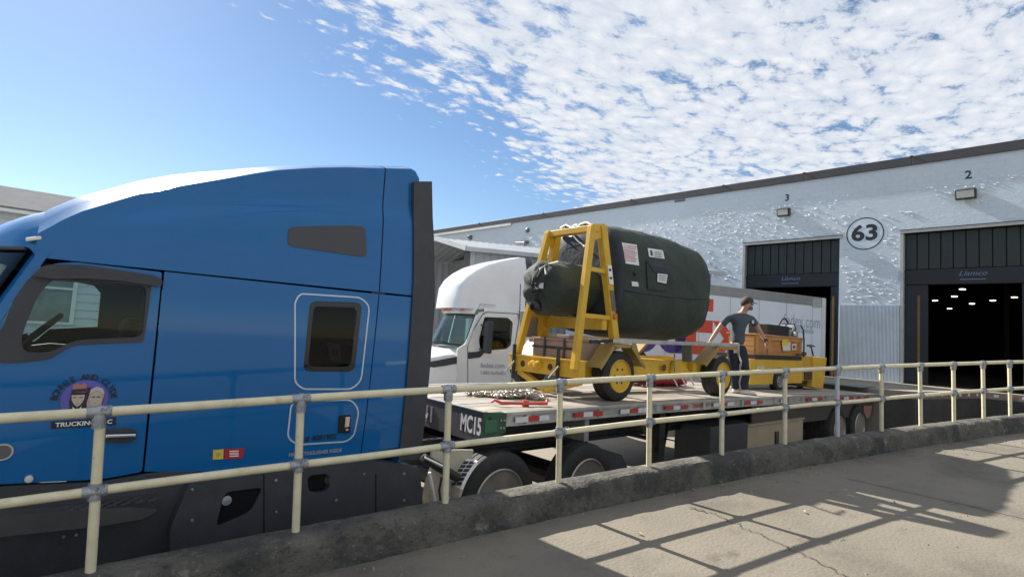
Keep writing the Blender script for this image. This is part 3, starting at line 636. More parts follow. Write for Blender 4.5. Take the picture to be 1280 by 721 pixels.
    flat('logo_mouth', [(.049, -.034), (.065, -.034), (.06, -.039), (.053, -.039)], PINK, OFF+.004, logo)
    # arched lettering
    lb = MB(); word = 'BONNIE AND CLYDE'; A0, A1 = 172, 10
    for i, chh in enumerate(word):
        if chh == ' ': continue
        a = R(A0+(A1-A0)*i/(len(word)-1)); vs, fs = text_mesh(chh, .048, .0012)
        rr_ = .152; cx, cy = rr_*math.cos(a), -.02+rr_*math.sin(a); ux = (math.sin(a), -math.cos(a)); uy = (math.cos(a), math.sin(a))
        lb.add([lc(cx+ux[0]*v.x+uy[0]*v.y, cy+ux[1]*v.x+uy[1]*v.y) for v in vs], fs)
    lb.build('arched_lettering', DKB, logo)
    bz = SP(104, 526.5)
    bn = MB(); bn.add([on_side(*q, OFF+.001) for q in ((64, 527), (145, 521.5), (145, 531), (64, 535.5))], [(0, 1, 2, 3)]); bn = bn.build('banner', DKB, logo)
    ax0, ax1 = on_side(64, 531.5, OFF+.002), on_side(145, 526.2, OFF+.002); ctr = (ax0+ax1)/2; ux = (ax1-ax0).normalized(); uz = Vector((0, 0, 1))
    lettering('banner_lettering', 'TRUCKING, LLC', lambda x, y: ctr+ux*x+uz*y, WHITED, bn, .037, .025, 0, 1.08)
    def sidetext(nm, s, px, py, size, m, ws=1.0, bold=.01, par=None):
        c = on_side(px, py, OFF); lettering(nm, s, lambda x, y: c+Vector((x, 0, y)), m, par or T, size, bold, 0, ws)
    DKBLUE = mat('dark_blue_print', (.006, .012, .05), .5, 0, .05, 9); GREYT = mat('grey_print', (.36, .36, .34), .5, 0, .05, 9)
    sidetext('unit_lettering', '# 4081905', 402, 547, .06, DKBLUE, 1.0, .02)
    sidetext('notice_lettering', 'FIRE EXTINGUISHER INSIDE', 396, 566, .042, GREYT, .86, .012)
    def sticker(nm, px, m, off=OFF):
        b = MB(); b.prism([on_side(*q, off) for q in px], (0, .003, 0)); return b.build(nm, m, T)
    s1 = sticker('yellow_sticker', ((267, 562.5), (280, 561.5), (279.5, 574), (266.5, 574.5)), mat('yellow_sticker', (.75, .55, .06), .5))
    b = MB(); b.rev(on_side(273.3, 568, OFF+.002), (0, -1, 0), [(0, .016), (.001, .016)], 12); b.build('sticker_mark', mat('faded_sticker_mark', (.45, .38, .12), .5), s1)
    s2 = sticker('red_sticker', ((281.5, 561.3), (306, 560), (304, 573), (281, 574)), mat('red_sticker', (.45, .02, .03), .5))
    b = MB()
    for k in range(3): b.prism([on_side(*q, OFF+.002) for q in ((287+k*.3, 563.5+k*3), (299, 563+k*3), (298.5, 564.6+k*3), (287+k*.3, 565+k*3))], (0, .001, 0))
    b.build('sticker_print', WHITED, s2)
    oc = on_side(3, 565, OFF); b = MB(); b.rev(oc, (0, -1, 0), [(0, .05), (.002, .05)], 24); ov = b.build('oval_sticker', mat('silver_sticker', (.42, .42, .42), .4), T)
    b = MB(); b.rev(oc+Vector((0, -.003, 0)), (0, -1, 0), [(0, .04), (.001, .04)], 24); b.build('sticker_print', mat('dark_sticker_print', (.1, .1, .1), .4), ov)
    # latch on the toolbox door
    lt = side_panel('latch', [(424, 519), (438, 518), (438, 541), (423, 541)], BLACKS, T, off=.012, th=.02, r=.01)
    MB().prism([on_side(*q, .022) for q in ((431, 521), (437, 520.5), (436, 533), (430, 534))], (0, .01, 0)).build('latch_lever', CHROME, lt, bevel=.003)
    MB().rev(on_side(433, 537, .014), (0, -1, 0), [(0, .014), (.01, .012), (.011, .003)], 12).build('lock', CHROME, lt)
    return T
TRUCK = tractor()
# ------------------------------------------------------------------ flatbed trailer
def deck_z(x): return 1.385-.00125*(x-5.5)**2
TX0, TX1 = 3.60, 16.2
def flatbed():
    T = thing('flatbed_trailer', 'flatbed trailer with striped reflective rail carrying the covered engine', 'trailer', (10, 5.75, 0))
    y0, y1 = DY, DY+2.59
    xs = [TX0+(TX1-TX0)*i/24 for i in range(25)]
    def strip(ya, yb_, za, zb, x0=TX0, x1=TX1):
        b = MB(); xx = [x0+(x1-x0)*i/24 for i in range(25)]
        return b.loft([[(x, ya, deck_z(x)+za), (x, yb_, deck_z(x)+za), (x, yb_, deck_z(x)+zb), (x, ya, deck_z(x)+zb)] for x in xx])
    DECKA = mat('deck_wood_and_aluminium', (.36, .33, .285), .6, .1, .22, 2.5, .002, 50, streak=[((.20, .175, .15), 2.4, .45, .72, (.35, 7, 7), .7), ((.50, .48, .44), 3.1, .58, .76, (.3, 9, 9), .6)])
    DECKB = mat('deck_aluminium', (.44, .42, .385), .45, .45, .2, 2.5, .001, 50, streak=[((.22, .21, .19), 2.4, .48, .74, (.3, 8, 8), .6)])
    DECKC = mat('deck_dark_board', (.27, .235, .195), .7, 0, .25, 2.5, .002, 50, streak=[((.15, .125, .10), 2.2, .45, .7, (.35, 7, 7), .8)])
    n = 12; e = .10; wd = (y1-y0-2*e)/n
    for i in range(n):
        a = y0+e+i*wd
        strip(a+.007, a+wd-.007, -.04, .0 if i % 3 else .004, TX0+.05).build('plank', (DECKB, DECKA, DECKC)[i*7 % 3 if i % 4 else 2], T)
    strip(y0+e-.02, y1-e+.02, -.07, -.05, TX0+.05).build('deck_underlay', STEELD, T)
    for sgn, a in ((1, y0), (-1, y1)):
        strip(min(a, a+sgn*e), max(a, a+sgn*e), -.028, .008, TX0+.22).build('rub_rail', ALU, T, bevel=.004)
        strip(min(a+sgn*.03, a+sgn*.06), max(a+sgn*.03, a+sgn*.06), -.128, -.03, TX0+.22).build('side_rail', ALU, T)
        strip(min(a+sgn*.006, a+sgn*.06), max(a+sgn*.006, a+sgn*.06), -.14, -.128, TX0+.22).build('rail_lip', ALU, T)
    for i in range(20):                          # stake pockets behind the rub rail
        x = TX0+.5+i*.61; MB().box(x, x+.07, y0+.004, y0+.03, deck_z(x)-.126, deck_z(x)-.03).build('stake_pocket', ALU, T)
    # reflective tape
    REDT = mat('red_reflective_tape', (.42, .035, .035), .35, 0, .12, 20); WHT = mat('white_reflective_tape', (.62, .63, .65), .35, 0, .1, 20)
    groups = [(645, 661, 'W'), (661.2, 674.5, 'R'), (675, 687, 'W'), (718.7, 729.5, 'R'), (730, 741.5, 'W'), (742, 753.7, 'R'), (776, 787, 'W'), (787.5, 797.5, 'R'), (798, 808, 'W'), (832, 841.7, 'R'), (842, 850.5, 'W'), (851, 860.5, 'R'),
              (892, 899, 'W'), (905, 909, 'R'), (909.2, 917.5, 'W'), (931, 938, 'R'), (938.3, 945.7, 'W'), (946, 953, 'R'), (976, 983, 'W'), (1009, 1015, 'R'), (1015.3, 1021.6, 'W'), (1022, 1028, 'R'), (1050, 1054, 'R'), (1055, 1061, 'W'), (1061.4, 1067, 'R'), (1071, 1076, 'R'), (1081, 1086, 'R')]
    for a, b_, k in groups:
        xa, xb = P(a, 515, 1, y0).x, P(b_, 515, 1, y0).x; zm = deck_z((xa+xb)/2)
        MB().box(xa, xb, y0+.0005, y0+.004, zm-.108, zm-.05).build('tape_strip', REDT if k == 'R' else WHT, T)
    c = P(878, 509, 1, y0); lettering('rail_lettering', 'TRANSPORT', lambda x, y: Vector((c.x+x, y0+.027, deck_z(c.x)-.08+y)), REDT, T, .085, .02)
    # front board with chamfered corners and fleet number
    FRM = mat('front_board_paint', (.075, .075, .085), .55, 0, .2, 4, .001, 60)
    x0 = TX0-.0; zt = deck_z(x0)
    MB().loft([[(x0, y0+.12, zt-.33), (x0, y1-.12, zt-.33), (x0, y1-.12, zt+.0), (x0, y0+.12, zt+.0)], [(x0+.05, y0+.10, zt-.33), (x0+.05, y1-.10, zt-.33), (x0+.05, y1-.10, zt), (x0+.05, y0+.10, zt)]]).build('front_board', FRM, T)
    MB().box(x0-.008, x0+.05, y0+.12, y1-.12, zt+.0, zt+.01).build('front_edge_trim', ALU, T)
    GRN = mat('dark_green_paint', (.018, .075, .04), .5, 0, .2, 6)
    for s_, a in ((1, y0), (-1, y1)):
        MB().prism([(x0, a+s_*.12, zt-.33), (x0+.22, a+s_*.01, zt-.20), (x0+.22, a+s_*.01, zt+.004), (x0, a+s_*.12, zt+.004)], (.03, s_*.03, 0)).build('corner_plate', GRN if s_ == 1 else FRM, T)
    cA, cB = Vector((x0, y0+.12, zt)), Vector((x0+.22, y0+.01, zt)); nrm = Vector((-.11, -.22, 0)).normalized()
    for t in (.78, .92):
        for dz in (-.075, -.155): MB().rev(cA.lerp(cB, t)+Vector((0, 0, dz))+nrm*.001, nrm, [(0, .013), (.012, .011), (.014, .004)], 8).build('bolt', GALV, T)
    MB().prism([cA.lerp(cB, t)+Vector((0, 0, z))+nrm*.004 for t, z in ((.08, -.07), (.6, -.07), (.6, -.19), (.08, -.21))], nrm*.004).build('green_plate', mat('faded_green_plate', (.03, .13, .06), .5), T)
    lettering('fleet_number', 'MC15', lambda x, y: Vector((x0-.004, y0+.335-x*.62, zt-.165+y)), WHITED, T, .25, .03)
    for k, yy in enumerate((y0+1.1, y0+1.2, y0+1.62)): MB().box(x0-.012, x0-.002, yy, yy+.03, zt-.26, zt-.08).build('glad_hand_bracket', mat('pale_bracket', (.3, .27, .27), .5), T)
    # frame
    b = MB()
    for yy in (y0+.75, y1-.75): b.box(x0+.3, TX1, yy-.06, yy+.06, .84, 1.2).box(x0+.3, TX1, yy-.1, yy+.1, .80, .845)
    b.build('main_beam', STEELD, T)
    for i in range(30):
        x = x0+.4+i*.42; MB().box(x, x+.05, y0+.07, y1-.07, deck_z(x)-.17, deck_z(x)-.072).build('cross_member', STEELD, T)
    MB().box(x0+.3, x0+2.2, y0+.4, y1-.4, 1.17, 1.19).build('kingpin_plate', STEELD, T)
    # landing gear
    for yy in (y0+.38, y1-.38):
        lx = P(823, 540, 1, yy).x if yy < 5 else P(823, 540, 1, y0+.38).x
        MB().box(lx-.075, lx+.075, yy-.07, yy+.07, .42, 1.22).box(lx-.055, lx+.055, yy-.05, yy+.05, .12, .45).box(lx-.14, lx+.14, yy-.14, yy+.14, .10, .12).build('landing_leg', STEELD, T, bevel=.008)
        MB().bar((lx+.1, yy, .5), (lx+.75, yy+(.3 if yy < 5 else -.3), 1.1), .05, .05).bar((lx-.08, yy, .6), (lx-.5, yy, 1.15), .04, .04).build('brace', STEELD, T)
    MB().tube([(lx, y0+.38, .75), (lx, y1-.38, .75)], .03, 8).build('landing_leg_shaft', STEELD, T)
    MB().tube([(lx+.02, y0+.3, .8), (lx+.02, y0+.05, .8), (lx+.02, y0+.05, .55)], .012, 6).build('crank_handle', STEELD, T)
    MB().box(5.2, 5.28, y0+.12, y0+.5, .95, 1.24).build('winch_bracket', ALU, T)
    for k in range(2): MB().obox(P(708+k*1, 532, 1, y0+.1)+Vector((0, 0, -.02)), (.02, 0, 0), (0, .01, 0), (0, 0, .012)).build('lamp', WHITED, T)
    # tool boxes hanging under the rail
    BEI = mat('beige_toolbox_paint', (.34, .29, .20), .5, 0, .12, 3, spots=[((.2, .16, .1), 5, .6, .8, None, .6)])
    xb0, xb1 = P(935, 533, 1, y0+.12).x, P(1004, 531, 1, y0+.12).x
    MB().box(xb0, xb1, y0+.12, y0+.75, .28, .86).build('toolbox', BEI, T, bevel=.015)
    MB().box(xb0-.02, xb1+.02, y0+.09, y0+.77, .86, .885).build('toolbox_lid', BEI, T, bevel=.008)
    lx = P(971, 547, 1, y0+.11).x; MB().box(lx-.07, lx+.07, y0+.095, y0+.12, .45, .70).build('toolbox_latch', BLACKS, T, bevel=.008)
    MB().box(P(888, 545, 1, y0+.1).x, xb0-.04, y0+.1, y0+.75, .2, .93).build('spare_carrier', BLACKP, T, bevel=.02)
    SKT = mat('dark_brown_skirt', (.055, .047, .042), .6, 0, .2, 2, spots=[((.12, .1, .08), 3, .58, .8, None, .5)])
    xs0 = P(941, 530, 1, y0+.14).x
    MB().loft([[(x, y0+.06+.10, deck_z(x)-.17), (x, y0+.19, deck_z(x)-.17), (x, y0+.19, .80-.012*(x-xs0)), (x, y0+.16, .80-.012*(x-xs0))] for x in (xs0, 12.5, 14, TX1)]).build('rear_skirt', SKT, T)
    a = P(1083, 522, 1, y0+.14)
    MB().prism([P(*q, 1, y0+.13) for q in ((1079.5, 507), (1090, 507), (1089, 515), (1086, 523), (1083, 522), (1080, 514))], (0, .012, 0)).build('warning_plate', mat('faded_red_plate', (.30, .15, .11), .5, 0, .3, 12), T)
    for xx in (13.6, 14.9):
        for yy, f in ((y0+.02, -1), (y1-.02, 1)): wheel('trailer_wheel', (xx, yy+.04 if f < 0 else yy, .5), .5, .55, T, mat('dull_wheel_aluminium', (.4,)*3), 8, .12, face=f)
        MB().rev((xx, y0+.3, .5), (0, 1, 0), [(0, .09), (2.0, .09)], 10).build('axle', STEELD, T)
    return T
flatbed()
# ------------------------------------------------------------------ chains and binders lying on the deck
CHAINM = mat('dusty_chain_steel', (.46, .42, .36), .5, .3, .25, 40, spots=[((.2, .15, .1), 30, .6, .75)])
CHAIND = mat('rusty_red_chain', (.16, .05, .045), .6, .2, .3, 40)
def ring_mb():
    b = MB(); pts = [Vector((.034*math.cos(a)+(.012 if math.cos(a) > 0 else -.012), .020*math.sin(a), 0)) for a in [2*math.pi*i/10 for i in range(10)]]; pts.append(pts[0])
    return b.tube(pts, .0085, 5)
LINK = ring_mb()
def chain_heap(label, cx, cy, lx, ly, hz, n, m, ang=0, seed=1):
    rnd = random.Random(seed); z0 = deck_z(cx)
    b = MB()
    nodes = []; x = y = 0
    turns = 7
    for i in range(n):
        t = i/n; u = math.sin(t*math.pi*2*turns); v = math.sin(t*math.pi*2*(turns*.37)+.6)*.8+.25*math.sin(t*40)
        px, py = u*lx*(.6+.4*rnd.random()), v*ly
        pz = .012+hz*max(0, (1-(px/lx)**2))*max(0, 1-(py/(ly*1.2))**2)*rnd.random()
        ca, sa = math.cos(ang), math.sin(ang); nodes.append(Vector((cx+px*ca-py*sa, cy+px*sa+py*ca, z0+pz)))
    for i, p in enumerate(nodes):
        q = Matrix.Rotation(rnd.random()*6.28, 3, 'Z') @ Matrix.Rotation((rnd.random()-.5)*1.2+(1.57 if i % 2 else 0), 3, 'X')
        b.add([q @ v + p + Vector((0, 0, .014)) for v in LINK.v], LINK.f)
    o = b.build('transport_chain', m, loc=(cx, cy, z0)); tag(o, label, 'chain', 'chains lying on the trailer deck'); return o
def at(px, py): p = P(px, py, 2, 1.38); p = P(px, py, 2, deck_z(p.x)); return p
h1 = at(605, 491.5); h2 = at(652, 499)
chain_heap('dusty chain spread along the deck on the far left, behind the red load binder', h1.x, h1.y, .42, .20, .07, 260, CHAINM, .9, 3)
chain_heap('dusty chain heaped on the deck just behind the red load binder', h2.x+.05, h2.y+.12, .36, .19, .12, 300, CHAINM, -.55, 5)
h3 = at(812, 481)
chain_heap('dark rusty chain lying on the deck behind the cart between its wheels', h3.x, h3.y, .75, .22, .07, 300, CHAIND, .15, 8)
def binder():
    a, b_ = at(622, 508), at(687, 508.5)
    t = thing('load_binder', 'red ratchet load binder lying in front of the heaped chain on the deck', 'load binder', (a+b_)/2)
    REDB = mat('faded_red_binder', (.48, .07, .06), .45, 0, .15, 12, spots=[((.55, .3, .25), 14, .6, .8)])
    z = Vector((0, 0, .04)); d = (b_-a).normalized()
    MB().tube([a+d*.12+z, a.lerp(b_, .5)+z, b_-d*.12+z], .018, 8).build('barrel', REDB, t, smooth=50)
    for e, s in ((a, 1), (b_, -1)):
        MB().tube([e+z+d*s*.14, e+z+d*s*.04, e+z+Vector((0, .05, .03)), e+z+Vector((0, .09, 0))-d*s*.02], [.02, .02, .017, .012], 8).build('hook', REDB, t, smooth=50)
    m_ = a.lerp(b_, .52)+z
    MB().rev(m_-d*.04, d, [(0, .02), (.005, .042), (.075, .042), (.08, .02)], 12).build('ratchet', REDB, t, smooth=40)
    MB().bar(m_, m_+d*.30+Vector((.02, .06, .01)), .035, .02).build('handle', REDB, t, bevel=.005)
binder()
def red_bag():
    c = at(853, 485)+Vector((.1, .45, 0)); c.z = deck_z(c.x)
    t = thing('red_strap_bundle', 'crumpled red strap bundle lying on the deck beside the rear cart wheel', 'straps', c)
    REDF = mat('dark_red_webbing', (.30, .012, .025), .6, 0, .25, 12, .004, 60)
    b = MB(); rings = []
    for i in range(9):
        t_ = i/8; rings.append([c+Vector(((t_-.5)*1.1+.03*noise.noise((i, k, 1)), .26*math.cos(a)*(.6+.4*math.sin(math.pi*t_))+.06*noise.noise((i*.9, k*.9, 2)), max(0, (.14+.15*math.sin(a))*(.45+.6*math.sin(math.pi*t_))+.05*noise.noise((i*.8, k*.9, 3))))) for k, a in enumerate([2*math.pi*j/14 for j in range(14)])])
    b.loft(rings).build('webbing', REDF, t, smooth=60)
    for k in range(3):
        p0 = c+Vector((-.35+.3*k, -.28, .16)); MB().tube([p0, p0+Vector((.08, -.03, .06)), p0+Vector((.2, -.02, -.02)), p0+Vector((.22, -.08, -.13))], .016, 6).build('pale_strap_end', WHITED, t, smooth=50)
red_bag()
# ------------------------------------------------------------------ engine transport cart
CYN, CYF = 4.88, 6.16                     # near and far sides of the cart
def cart():
    T = thing('engine_cart', 'yellow four wheeled engine cart with a tall A frame on the trailer deck', 'cart', (7.3, 5.85, deck_z(7.3)))
    yn, yf = CYN, CYF
    def near(px, py): return P(px, py, 1, yn)
    def farp(px, py): return P(px, py, 1, yf)
    # wheels
    rims = YEL
    W = []
    for c in ((6.07, 4.74, 1.0), (8.86, 4.74, 1.0)):
        r = .345; W.append(wheel('cart_wheel', (c[0], c[1], deck_z(c[0])+r), r, .24, T, rims, 6, .055))
    for x in (6.07, 8.86):
        W.append(wheel('cart_wheel', (x, 6.72, deck_z(x)+.345), .345, .24, T, rims, 6, .05, face=1))
        MB().rev((x, 4.9, deck_z(x)+.345), (0, 1, 0), [(0, .05), (1.75, .05)], 10).build('axle', YEL, T)
    # A frame: near legs from pixels, far legs parallel
    tn1, tn2 = P(740, 283, 1, yn+.0), P(752, 282, 1, yn+.0); bn1, bn2 = near(718, 462), near(769, 436)
    tf1, tf2 = P(686, 291, 1, yf-.44), P(696, 292, 1, yf-.44); bf1, bf2 = farp(642, 462), farp(672, 446)
    for a, b_ in ((tn1, bn1), (tf1, bf1)): MB().bar(a, b_, .10, .075, (0, 1, 0)).build('front_leg', YEL, T, bevel=.006)
    for a, b_ in ((tn2, bn2), (tf2, bf2)): MB().bar(a, b_, .12, .10, (0, 1, 0)).build('rear_leg', YEL, T, bevel=.006)
    MB().bar(tn1+Vector((.05, -.04, -.02)), tf1+Vector((.05, .04, -.02)), .12, .085).build('top_beam', YEL, T, bevel=.006)
    for s, (t1, b1, t2, b2) in enumerate(((tn1, bn1, tn2, bn2), (tf1, bf1, tf2, bf2))):
        for zz in (2.52, 3.15):
            k1 = (zz-b1.z)/(t1.z-b1.z); k2 = (zz-b2.z)/(t2.z-b2.z); MB().bar(b1.lerp(t1, k1), b2.lerp(t2, k2), .05, .06).build('rung', YEL, T, bevel=.005)
        MB().prism([t1+Vector((-.02, -.03, .03)), t2+Vector((.04, -.03, .03)), t2.lerp(b2, .10)+Vector((.0, -.03, 0)), t1.lerp(b1, .1)+Vector((0, -.03, 0))], (0, .06, 0)).build('gusset_plate', YEL, T, bevel=.004)
    # cross beam under the engine
    zc = 2.43; MB().bar((5.86, yn, zc), (5.86, yf, zc+.0), .10, .17).build('cross_beam', YEL, T, bevel=.008)
    MB().bar((5.87, yf-.05, 2.58), (5.84, yf-.05, 1.9), .2, .10).build('support_post', YEL, T, bevel=.006)
    # front beam with eyes and stubs
    fa, fb = Vector((5.86, yf+.12, 1.76)), Vector((5.42, yn-.1, 1.79))
    fa = P(640, 452, 1, yf+.08); fb = P(728, 463, 1, yn-.05)
    fbm = MB().bar(fa, fb, .12, .22).build('front_beam', YEL, T, bevel=.008)
    MB().bar(fa+Vector((-.0, 0, .115)), fb+Vector((0, 0, .115)), .17, .02).build('front_beam_cap', YEL, T)
    dr = (fb-fa).normalized(); fn = Vector((-1, 0, 0))
    for k, t in enumerate((.22, .62)): MB().rev(fa.lerp(fb, t)+fn*.062, fn, [(0, .045), (.004, .045)], 14).build('beam_hole', mat('dark_red_hole', (.10, .02, .012), .8), fbm)
    for t in (.40, .47): MB().rev(fa.lerp(fb, t)+fn*.06+Vector((0, 0, .01)), fn, [(0, .06), (.05, .06), (.055, .04), (.10, .038), (.105, .01)], 14).build('tow_pin_boss', YEL, fbm, smooth=40)
    for t in (.1, .74):
        c = fa.lerp(fb, t)+fn*.09; MB().tube([c+Vector((0, 0, .27)), c+Vector((0, 0, -.22))], .028, 8).build('jack_post', STEELD, T, smooth=50)
        MB().tube([c+Vector((-.03, -.05, .03)), c+Vector((-.08, .08, -.14))], .012, 6).build('lock_pin', GALV, T, smooth=50)
    MB().bar(fa.lerp(fb, .12)+Vector((.02, 0, -.12)), fa.lerp(fb, .52)+Vector((.02, 0, -.33)), .09, .08).bar(fa.lerp(fb, .52)+Vector((.02, 0, -.33)), fa.lerp(fb, .95)+Vector((.05, 0, -.16)), .09, .08).build('drop_tongue', YEL, T, bevel=.006)
    # side beams
    for yy in (yn+.16, yf-.12):
        MB().bar((5.62, yy, 1.80), (9.35, yy, 1.86), .10, .22).build('side_beam', YEL, T, bevel=.008)
    for x, z in ((6.6, 1.8), (8.2, 1.84)): MB().bar((x, yn, z), (x, yf, z), .10, .16).build('cross_member', YEL, T, bevel=.006)
    hc = P(830, 459.5, 1, yn+.068)
    MB().rev((hc.x, yn+.066, hc.z), (0, -1, 0), [(0, .055), (.004, .055)], 16).build('hole_ring', mat('brown_hole', (.10, .05, .015), .7), T)
    MB().prism([P(*q, 1, yn+.05) for q in ((840, 466), (843, 451), (852, 449), (863, 466))], (0, .05, 0)).build('pulley_bracket', YEL, T, bevel=.005)
    MB().bar(P(859, 430, 1, yn), P(859, 452, 1, yn), .16, .05).build('rail_post', mat('dull_green_grey_post', (.13, .14, .11), .6), T)
    MB().bar(P(843, 442, 1, yn+.02), P(843, 465, 1, yn+.02), .015, .015).build('pulley_pin', GALV, T)
    # fenders: plates folded over the wheels
    FT = .012
    def fender(pts, yy, y2):
        b = MB()
        for (x0, z0), (x1, z1) in zip(pts, pts[1:]):
            d = Vector((x1-x0, 0, z1-z0)).normalized(); n_ = Vector((-d.z, 0, d.x))
            b.prism([(x0, yy, z0), (x1, yy, z1), Vector((x1, yy, z1))+n_*FT, Vector((x0, yy, z0))+n_*FT], (0, y2-yy, 0))
            b.prism([(x0, yy-.004, z0), (x1, yy-.004, z1), Vector((x1, yy-.004, z1))-n_*.035, Vector((x0, yy-.004, z0))-n_*.035], (0, .01, 0))
        return b.build('fender', YELT, T)
    ny = 4.70
    f1 = [P(*q, 1, ny) for q in ((750, 460), (768, 431.5), (790, 431.5), (807, 459))]; fender([(p.x, p.z) for p in f1], ny, yn+.06)
    f2 = [P(*q, 1, ny) for q in ((882, 456), (899, 433.5), (920, 434.5))]; fender([(p.x, p.z) for p in f2], ny, yn+.06)
    fender([(p.x+.06, p.z) for p in f1], yf-.04, yf+.30); fender([(p.x, p.z) for p in f2], yf-.04, yf+.30)
    # silver side rails
    ra, rb = P(765, 425.8, 1, ny+.04), P(921, 431.3, 1, ny+.04)
    r0 = P(738, 427, 1, ny+.04)
    MB().bar(ra, rb, .05, .055).build('side_rail', ALU, T, bevel=.004)
    MB().bar(r0, ra, .04, .04).build('rail_end', STEELD, T)
    MB().obox(rb+Vector((.0, 0, -.05)), (.03, 0, 0), (0, .04, 0), (0, 0, .09)).build('rail_stop', ALU, T, bevel=.005)
    off = Vector((0, yf+.30-ny, 0)); MB().bar(ra+off, rb+off, .05, .055).build('side_rail', ALU, T, bevel=.004)
    MB().obox(P(906, 437, 1, ny-.002), (.09, 0, 0), (0, .008, 0), (0, 0, .012)).build('side_reflector', mat('orange_reflector', (.5, .13, .03), .35), T)
    # labels on the near rear leg
    d = (bn2-tn2).normalized(); sx = Vector((1, 0, 0)); 
    def leg_plate(nm, z0, z1, m, wd=.045):
        k0, k1 = (z0-tn2.z)/d.z, (z1-tn2.z)/d.z; a, b_ = tn2+d*k0+Vector((0, -.064, 0)), tn2+d*k1+Vector((0, -.064, 0))
        return MB().prism([a-sx*wd, a+sx*wd, b_+sx*wd, b_-sx*wd], (0, .006, 0)).build(nm, m, T)
    pl = leg_plate('white_data_plate', 3.24, 2.98, WHITED)
    for k in range(2):
        zz = 3.19-k*.11; k0 = (zz-tn2.z)/d.z; a = tn2+d*k0+Vector((0, -.0665, 0)); MB().box(a.x-.025, a.x+.025, a.y-.001, a.y+.001, zz-.03, zz).build('plate_print', DARKI, pl)
    leg_plate('dark_data_plate', 2.90, 2.62, mat('grey_data_plate', (.14, .13, .12), .5, 0, .3, 30), .04)
    k0 = (2.55-tn2.z)/d.z; a = tn2+d*k0+Vector((0, -.066, 0)); MB().rev(a, (0, -1, 0), [(0, .045), (.012, .04), (.014, .01)], 16).build('round_reflector', mat('orange_reflector', (.5, .13, .03)), T)
    # grey box hung on the far legs
    MB().obox(P(662, 405, 1, yf+.0), (.16, 0, 0), (0, .06, 0), (0, 0, .2)).build('grey_box', mat('mid_grey_paint', (.18, .18, .2), .5), T, bevel=.01)
    MB().bar(P(655, 394, 1, yf), P(676, 394, 1, yf), .05, .06).build('box_bracket', YEL, T)
    # loose rope over the top beam
    m_ = tn1.lerp(tf1, .45)
    for k in range(3):
        pts = [m_+Vector((.03+.02*k, .25-.1*i+.03*k, .05+.035*math.sin(i*1.7+k))) for i in range(7)]; MB().tube(pts, .014, 6).build('rope', [WHITED, STEELD, CHAINM][k], T, smooth=60)
    return T
cart()
